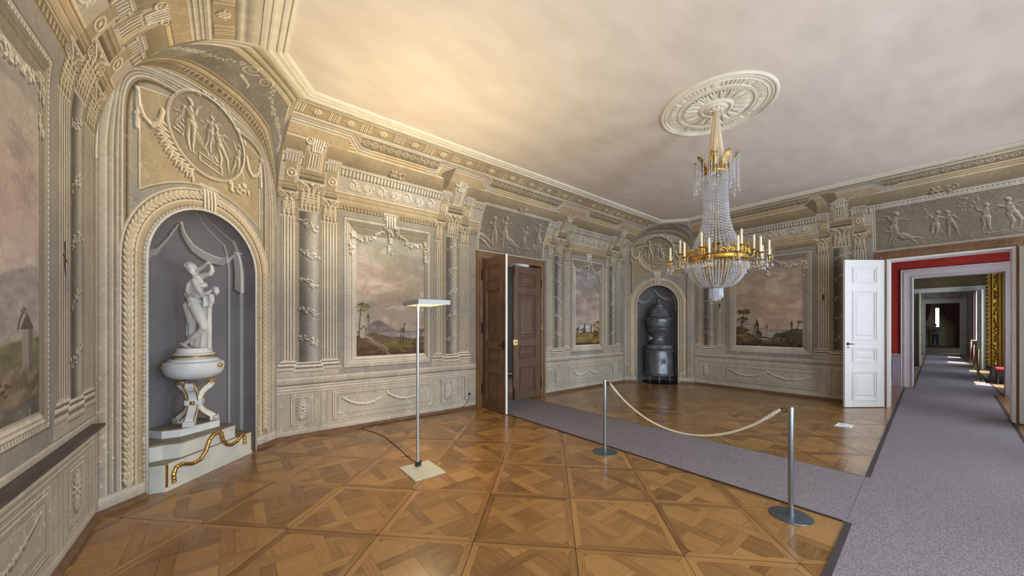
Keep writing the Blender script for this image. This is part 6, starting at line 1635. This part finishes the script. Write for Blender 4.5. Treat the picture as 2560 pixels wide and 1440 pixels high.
# two small dark wall hooks left of earlier sconces
def hook(name, x, y, z, rz, label):
    b = MB(Mz((x, y, z), rz)); b.ball((0, .006, .0), .016, .008, .022, 10, 6); b.tube([(0, .008, .04), (0, .012, 0), (.0, .018, -.05), (.006, .035, -.07), (0, .05, -.05)], [.006, .012, .008, .006, .005], 8); b.tube([(-.02, .01, .02), (.02, .01, .02)], .005, 6); b.ball((0, .012, -.075), .010, n=8, m=5)
    return tag(b.build(name, IRON, None, smooth=True), label, 'hook', 'old sconce hooks')
hook('wall_hook', RX - .002, 1.70, 2.24, PI / 2, 'small dark iron wall hook on pilaster right of lake landscape')
hook('wall_hook', RX - .002, 3.77, 2.15, PI / 2, 'small dark iron wall hook on pilaster left of lake landscape')
# ---------------------------------------------------------------- the rooms beyond the end wall
def damask(name, c1, c2, sc_=2.2):
    m = bpy.data.materials.new(name); m.use_nodes = True; nt = m.node_tree; N = nt.nodes; L = nt.links; b = N['Principled BSDF']; b.inputs['Roughness'].default_value = .7
    tc = N.new('ShaderNodeTexCoord'); w = N.new('ShaderNodeTexNoise'); w.inputs['Scale'].default_value = sc_ * 4; w.inputs['Detail'].default_value = 1; w.inputs['Distortion'].default_value = 2.2; L.new(tc.outputs['Object'], w.inputs['Vector'])
    r = N.new('ShaderNodeValToRGB'); e = r.color_ramp.elements; e[0].position = .49; e[0].color = c1; e[1].position = .52; e[1].color = c2; L.new(w.outputs['Fac'], r.inputs['Fac']); L.new(r.outputs['Color'], b.inputs['Base Color']); return m
RED = damask('red_damask', (.42, .030, .020, 1), (.33, .022, .015, 1)); OLIVE = damask('brown_gold_wallcloth', (.16, .11, .045, 1), (.12, .080, .032, 1), 4); BEIGE = mat('beige_panelled_wall', (.40, .36, .25, 1), .8, noise=.06)
LILAC = mat('lilac_grey_paint', (.40, .37, .39, 1), .6, noise=.04); WHITE2 = mat('ivory_door_paint', (.58, .57, .50, 1), .45, noise=.04)
def xwall(name, x, th, y0, y1, z1, o0, o1, oh, m, h=4.2):
    b = MB(); b.box(x, x + th, y0, o0, 0, h); b.box(x, x + th, o1, y1, 0, h); b.box(x, x + th, o0, o1, oh, h); return structure(b.build(name, m))
def ywall(name, y, th, x0, x1, wins, m, h=4.2, z0=.5, z1=3.3):
    b = MB(); xs = [x0] + [v for w in wins for v in (w - .55, w + .55)] + [x1]
    for i in range(0, len(xs), 2): b.box(xs[i], xs[i + 1], y - th, y, 0, h)
    for w in wins: b.box(w - .55, w + .55, y - th, y, 0, z0); b.box(w - .55, w + .55, y - th, y, z1, h)
    return structure(b.build(name, m))
CASE = mat('grey_white_casing', (.60, .58, .58, 1), .45, noise=.04)
# red room
xwall('wall_red_front', RX + .30, .04, -1.62, 5, 3.6, -.70, .76, 2.91, RED)
xwall('wall_red_end', 13.94, .30, -1.62, 5, 4.2, -.845, .60, 2.885, RED)
ywall('wall_red_side', -1.62, .4, RX + .34, 13.94, (12.1,), RED)
b = MB(); b.box(RX + .3, 13.94, 5, 5.2, 0, 4.2); structure(b.build('wall_red_back', RED))
b = MB(); b.box(10.3, 14.2, -2.1, 5.2, 4.2, 4.3); b.box(14.2, 22.2, -1.66, 5.2, 4.2, 4.3); b.box(22.2, 32.2, -1.17, 5.2, 4.2, 4.3); structure(b.build('ceiling_far_rooms', mat('far_ceiling', (.55, .53, .48, 1), .9)))
casing('trim_9', Matrix.Translation((13.945, .60, 0)) @ Matrix.Rotation(-PI / 2, 4, 'Z'), 1.445, 2.885, CASE, .20, .05)
b = MB(); b.box(13.90, 14.28, .58, .602, 0, 2.887); b.box(13.90, 14.28, -.847, -.825, 0, 2.887); b.box(13.90, 14.28, -.825, .58, 2.862, 2.887); structure(b.build('trim_10', CASE))
b = MB(); b.box(13.90, 13.94, .80, 5, 0, .80); b.box(13.88, 13.94, .80, 5, .80, .86); b.box(13.885, 13.94, .8, 5, 0, .10)
for y in (.92, 1.9, 2.9): b.box(13.885, 13.905, y, y + .03, .20, .70); b.box(13.885, 13.905, y + .75, y + .78, .20, .70); b.box(13.885, 13.905, y, y + .78, .17, .20); b.box(13.885, 13.905, y, y + .78, .70, .73)
structure(b.build('trim_11', LILAC, bevel=.004))
b = MB(); b.box(13.92, 13.94, -1.6, 5, 4.05, 4.2); structure(b.build('trim_12', CASE))
# dark state room
b = MB(); b.box(13.95, 32.0, -2.1, 5.2, -.03, -.0005); structure(b.build('floor_far_rooms', PLANK))
xwall('wall_dark_front', 14.24, .03, -1.35, 5, 4.2, -.845, .60, 2.885, OLIVE)
xwall('wall_dark_end', 22.1, .25, -1.35, 5, 4.2, -.70, .75, 2.95, OLIVE)
ywall('wall_dark_side', -1.35, .3, 14.27, 22.1, (15.9, 20.3), mat('dark_brown_wallcloth', (.045, .032, .022, 1), .8, noise=.2))
b = MB(); b.box(14.2, 22.1, 5, 5.2, 0, 4.2); structure(b.build('wall_dark_back', OLIVE))
casing('trim_13', Matrix.Translation((22.105, .75, 0)) @ Matrix.Rotation(-PI / 2, 4, 'Z'), 1.45, 2.95, WHITE2, .18, .05)
door('door_5', (22.08, .76), math.radians(-176), .76, 2.93, WHITE2); door('door_6', (22.08, -.70), math.radians(-174 + 0), .76, 2.93, WHITE2)
# pale grisaille room
PALEG = mat('pale_grey_panelling', (.40, .37, .33, 1), .75, noise=.08)
xwall('wall_pale_front', 22.35, .03, -.86, 5, 4.2, -.70, .75, 2.95, PALEG)
xwall('wall_pale_end', 31.8, .25, -.86, 5, 4.2, -.40, .84, 2.90, PALEG)
ywall('wall_pale_side', -.86, .3, 22.38, 31.8, (24.4, 28.4), PALEG)
b = MB(); b.box(22.3, 31.8, 5, 5.2, 0, 4.2); structure(b.build('wall_pale_back', PALEG))
casing('trim_14', Matrix.Translation((31.805, .84, 0)) @ Matrix.Rotation(-PI / 2, 4, 'Z'), 1.24, 2.90, WHITE2, .24, .05)
b = MB(); b.box(31.74, 31.8, -.42, .84, 3.22, 3.26); b.box(31.74, 31.8, -.42, .84, 3.56, 3.60); b.box(31.74, 31.8, .80, .84, 3.22, 3.6); b.box(31.74, 31.8, -.42, -.38, 3.22, 3.6)
for k in range(3):
    for s in (-1, 1): b.tube([(31.78, .62 - k * .4 + s * .12 * (1 - q / 14) * math.cos(q * .45), 3.41 + .08 * (1 - q / 14) * math.sin(q * .45)) for q in range(13)], .012, 6)
structure(b.build('trim_15', mat('grey_relief_stucco', (.33, .31, .30, 1), .8), smooth=30))
b = MB(); b.box(26.6, 30.2, -.86, -.74, 0, .84); b.box(26.55, 30.25, -.86, -.70, .84, .90); structure(b.build('trim_16', PALEG, bevel=.004))
b = MB(); b.prism([(29.1 + .05 * math.sin(k * 2.1) * 0, 0) for k in range(0)] or [(29.0, -.86), (29.0, -.78), (29.1, -.76), (29.2, -.79), (29.3, -.76), (29.35, -.86)], .9, 3.5)
tag(b.build('window_curtain', mat('dark_plum_curtain', (.07, .035, .03, 1), .9, noise=.2)), 'dark plum curtain beside the bright window two rooms away', 'curtain')
# last room with the photographer's doorway: dark hangings against a pale wall
b = MB(); b.box(32.05, 45.2, -2.2, 4, -.03, -.0005); structure(b.build('floor_last_room', mat('brown_floor_matting', (.10, .065, .03, 1), .8, noise=.1)))
b = MB(); b.box(45.0, 45.2, -2.2, .47, 0, 4.2); b.box(45, 45.2, .66, 4, 0, 4.2); b.box(45, 45.2, .47, .66, 0, 1.5); b.box(45, 45.2, .47, .66, 3.1, 4.2); b.box(44.95, 45, -2.2, 4, .80, .84); b.box(44.95, 45, -2.2, 4, 0, .1); structure(b.build('wall_last_end', BEIGE))
b = MB(); b.box(32.05, 45, -2.3, -2.2, 0, 4.2); b.box(32.05, 45, 4, 4.1, 0, 4.2); b.box(32.05, 45.2, -2.3, 4.1, 4.2, 4.3); structure(b.build('wall_last_sides', BEIGE))
b = MB(); b.box(45.085, 45.09, .47, .66, 1.5, 3.1); structure(b.build('window_10', mat('window_glass', (.95, .98, 1, 1), .0, trans=1.0, ior=1.05)))
b = MB()
for z in (1.5, 2.0, 2.5, 3.06): b.box(45.05, 45.09, .47, .66, z, z + .04)
structure(b.build('window_9', WHITE))
lamp('far_window_daylight', 'AREA', (45.25, .565, 2.3), 5, DAY, .2, 1.6, (-1, 0, 0))
CURT = mat('dark_red_velvet', (.065, .018, .014, 1), .9, noise=.3)
def drape_mesh(y0, y1, tie, s, x=43.3):
    b = MB(); vs = []; fs = []; nz = 14; ny = 24
    for k in range(nz + 1):
        t = k / nz; z = 3.9 * (1 - t) + .003; pull = math.exp(-((z - 1.35) / .9) ** 2) if z > 1.35 else 1 - .12 * (1.35 - z)
        for j in range(ny + 1):
            q = j / ny; w = (y1 - y0) * (1 - tie * pull); y = y0 + w * q if s > 0 else y1 - w * (1 - q); vs.append((x + .05 * math.sin(q * 32), y, z))
    for k in range(nz):
        for j in range(ny): a = k * (ny + 1) + j; fs.append((a, a + 1, a + ny + 2, a + ny + 1))
    b.add(vs, fs); o = b.build('velvet_curtain', CURT, None, smooth=True); m = o.modifiers.new('solid', 'SOLIDIFY'); m.thickness = .03; return o
tag(drape_mesh(-.9, .25, .62, 1), 'dark red velvet curtain tied back on the right of last doorway', 'curtain')
tag(drape_mesh(.85, 1.7, .45, -1), 'dark red velvet curtain hanging on the left of last doorway', 'curtain')
b = MB(); n = 24; vs = []; fs = []
for k in range(8):
    for j in range(n + 1):
        q = j / n; vs.append((43.10 + .03 * math.sin(k * 2), -.9 + 2.6 * q, 3.95 - (.25 + .35 * abs(math.sin(q * PI * 1.0))) * k / 7))
for k in range(7):
    for j in range(n): a = k * (n + 1) + j; fs.append((a, a + 1, a + n + 2, a + n + 1))
b.add(vs, fs); o = b.build('curtain_swag', CURT, None, smooth=True); o.modifiers.new('solid', 'SOLIDIFY').thickness = .03
tag(o, 'dark red draped valance across the top of last doorway', 'curtain')

lamp('last_room_fill', 'AREA', (38, -2.1, 2.0), 60, DAY, 1.2, 2.4, (0, 1, 0))  # added fill lamp brightening the last room; the wall behind has no window
# person holding a camera at the far end
SHIRT = mat('grey_pink_shirt', (.22, .17, .16, 1), .8); JEAN = mat('dark_jeans', (.030, .042, .055, 1), .8); SKIN = mat('skin', (.45, .28, .20, 1), .5); HAIR = mat('dark_hair', (.03, .022, .018, 1), .7)
pe = thing('person', 'distant person in grey shirt and dark trousers holding a camera', 'person', (43.97, .657, 0), PI)
b = MB()
def lb(pts, rs):
    b.tube(pts, rs, 10)
    for p, r in zip(pts, rs): b.ball(p, r, n=10, m=6)
for s in (-1, 1):
    lb([(0, s * .075, .93), (.015, s * .11, .52), (0, s * .12, .10)], [.078, .052, .040]); lb([(0, s * .12, .05), (.13, s * .14, .04)], [.045, .038])
    lb([(0, s * .19, 1.43), (.02, s * .25, 1.18), (.20, s * .13, 1.20), (.25, s * .08, 1.24)], [.048, .040, .034, .028])
    for q in range(4): lb([(.25, s * .08, 1.26 - q * .02), (.29, s * .05, 1.26 - q * .02), (.28, s * .025, 1.26 - q * .02)], [.010, .009, .008])
    lb([(.24, s * .07, 1.27), (.27, s * .05, 1.30)], [.011, .009])
lb([(0, 0, .98), (0, 0, 1.15), (0, 0, 1.35), (0, 0, 1.44)], [.075, .07, .08, .07]); lb([(0, 0, 1.46), (.01, 0, 1.56)], [.055, .05]); b.ball((.015, 0, 1.66), .082, .072, .105, 14, 10)
b.tube([(.09, 0, 1.68), (.112, 0, 1.645), (.095, 0, 1.635)], [.008, .013, .010], 8); b.ball((.088, 0, 1.61), .012, .022, .006); b.ball((.01, .075, 1.65), .015, .01, .022); b.ball((.01, -.075, 1.65), .015, .01, .022)
for s in (-1, 1): b.ball((.085, s * .028, 1.675), .010, .013, .006)
o = b.build('body', SKIN, pe, smooth=True); voxel(o, .012, 3)
b = MB()
for q in (-1, 1): lb([(0, q * .055, .97), (0, q * .05, 1.12), (0, q * .065, 1.30), (0, q * .05, 1.42)], [.105, .10, .118, .10])
lb([(0, -.17, 1.43), (0, 0, 1.47), (0, .17, 1.43)], [.062, .075, .062])
for s in (-1, 1): lb([(0, s * .19, 1.43), (.02, s * .25, 1.18), (.14, s * .17, 1.19)], [.060, .050, .042])
o = b.build('shirt', SHIRT, pe, smooth=True); voxel(o, .014, 3)
b = MB()
for s in (-1, 1): lb([(0, s * .075, .95), (.015, s * .11, .52), (0, s * .12, .09)], [.092, .066, .052])
o = b.build('trousers', JEAN, pe, smooth=True); voxel(o, .014, 3)
b = MB(); b.ball((-.01, 0, 1.70), .090, .082, .085, 14, 9); o = b.build('hair', HAIR, pe, smooth=True)
b = MB(); b.box(25.2, 25.3, 0, .1, 0, .1)
cm = MB(Mz((43.97 - .335, .657, 1.25), PI)); cm.box(-.03, .03, -.07, .07, -.045, .045); cm.M = cm.M @ Matrix.Rotation(PI / 2, 4, 'Y'); cm.lathe([(.035, .03), (.038, .10), (.032, .105)], 20); cm.M = Mz((43.97 - .335, .657, 1.25), PI); cm.box(-.02, .02, -.02, .02, .045, .065)
tag(cm.build('camera_body', BLACKR, None, smooth=30), 'black camera held by the distant person', 'camera')

# gilt frame, its plinth, stool and brass barrier in the dark state room
fr = thing('gilt_frame', 'tall carved gilt frame standing on grey steps in dark room', 'frame', (17.3, -1.0, .43))
b = MB(); rnd = random.Random(8)
def bar(y0, y1, z0, z1):
    b.box(0, .10, y0, y1, z0, z1)
bar(.0, .26, 0, 2.78); bar(-.34, -.08 - .02, 2.52, 2.78); bar(-.34, 0, 0, .26); bar(-.34, 0, 2.5, 2.78)
for y in (.03, .09, .20): b.tube([(-.01, y, 0.02), (-.015, y, 2.76)], .022, 8)
for k in range(24):
    z = .06 + k * .115
    for s in (-1, 1): b.tube([(-.02, .26 + .012 + s * .03 * (1 - q / 10) * math.cos(q * .6), z + .035 * (1 - q / 10) * math.sin(q * .6) * s) for q in range(9)], .014, 6)
    b.tube([(-.02, .15, z - .05), (-.045, .15 + .04 * math.sin(k * 1.7), z), (-.03, .13 - .03 * math.sin(k), z + .05), (-.01, .16, z + .09)], [.008, .022, .016, .005], 6)
    b.tube([(.0, .27, z - .04), (-.02, .285 + .015 * math.sin(k * 2.3), z), (.0, .27, z + .05)], [.012, .02, .008], 6)
b.build('carved_border', GOLD, fr, smooth=40)
b = MB(); b.box(.03, .05, -.34, .0, .2, 2.55); b.build('mirror_glass', mat('dark_mirror', (.05, .045, .04, 1), .1, metal=.6), fr)
b = MB(); b.box(17.1, 17.9, -1.34, -.76, 0, .14); b.box(17.15, 17.9, -1.34, -.78, .14, .28); b.box(17.2, 17.9, -1.34, -.80, .28, .43)
tag(b.build('stepped_plinth', mat('grey_stone_step', (.16, .16, .165, 1), .5, noise=.1), bevel=.012), 'grey stepped plinth under the tall gilt frame', 'plinth')
sl = thing('stool', 'low wooden stool with red cushion in dark room', 'stool', (16.55, -1.03, 0))
b = MB(); b.box(-.22, .22, -.22, .22, .40, .46); b.build('cushion', mat('red_velvet_cushion', (.62, .02, .04, 1), .7), sl, bevel=.02, bseg=3)
b = MB(); b.box(-.21, .21, -.21, .21, .33, .40); b.build('seat_rail', mat('dark_mahogany', (.07, .03, .02, 1), .4), sl, bevel=.004)
for sx in (-1, 1):
    for sy in (-1, 1): b = MB(); b.tube([(sx * .18, sy * .18, .34), (sx * .18, sy * .18, 0)], [.024, .016], 8); b.build('leg', MATS['dark_mahogany'], sl, smooth=40)
POLB = mat('polished_brass', (.60, .48, .24, 1), .2, metal=1)
def bpost(x, y, label):
    t = thing('brass_barrier_post', label, 'barrier post', (x, y, .0135))
    b = MB(); b.lathe([(.15, 0), (.15, .012), (.10, .03), (.03, .045)], 36); b.build('base', POLB, t, smooth=40)
    b = MB(); b.lathe([(.022, .03), (.022, .86), (.034, .87), (.034, .90), (.02, .92), (0, .93)], 20, caps=False); b.build('pole', POLB, t, smooth=40); return t
bpost(17.0, -.545, 'brass barrier post nearest the red stool'); bpost(20.9, -.57, 'brass barrier post behind the nearest brass one'); bpost(24.6, -.60, 'farthest brass barrier post near the pale room window')
b = MB(); n = 30
b.tube([(20.9, -.50, .86 - 1.6 * 0) if False else (20.84 - .5 * q / n, -.54, .84 - .46 * 4 * (q / n) * (1 - q / n)) for q in range(n + 1)], .024, 8)
tag(b.build('velvet_rope', mat('wine_red_rope', (.25, .02, .03, 1), .8), None, smooth=True), 'wine red velvet rope hanging from a brass post', 'rope')
for x, y, e in ((12.1, -1.80, 40), (15.9, -1.5, 30), (20.3, -1.5, 30), (24.4, -1.02, 40), (28.4, -1.02, 40)):
    lamp('far_room_daylight', 'AREA', (x, y, 1.9), e, DAY, .95, 2.6, (0, 1, 0))
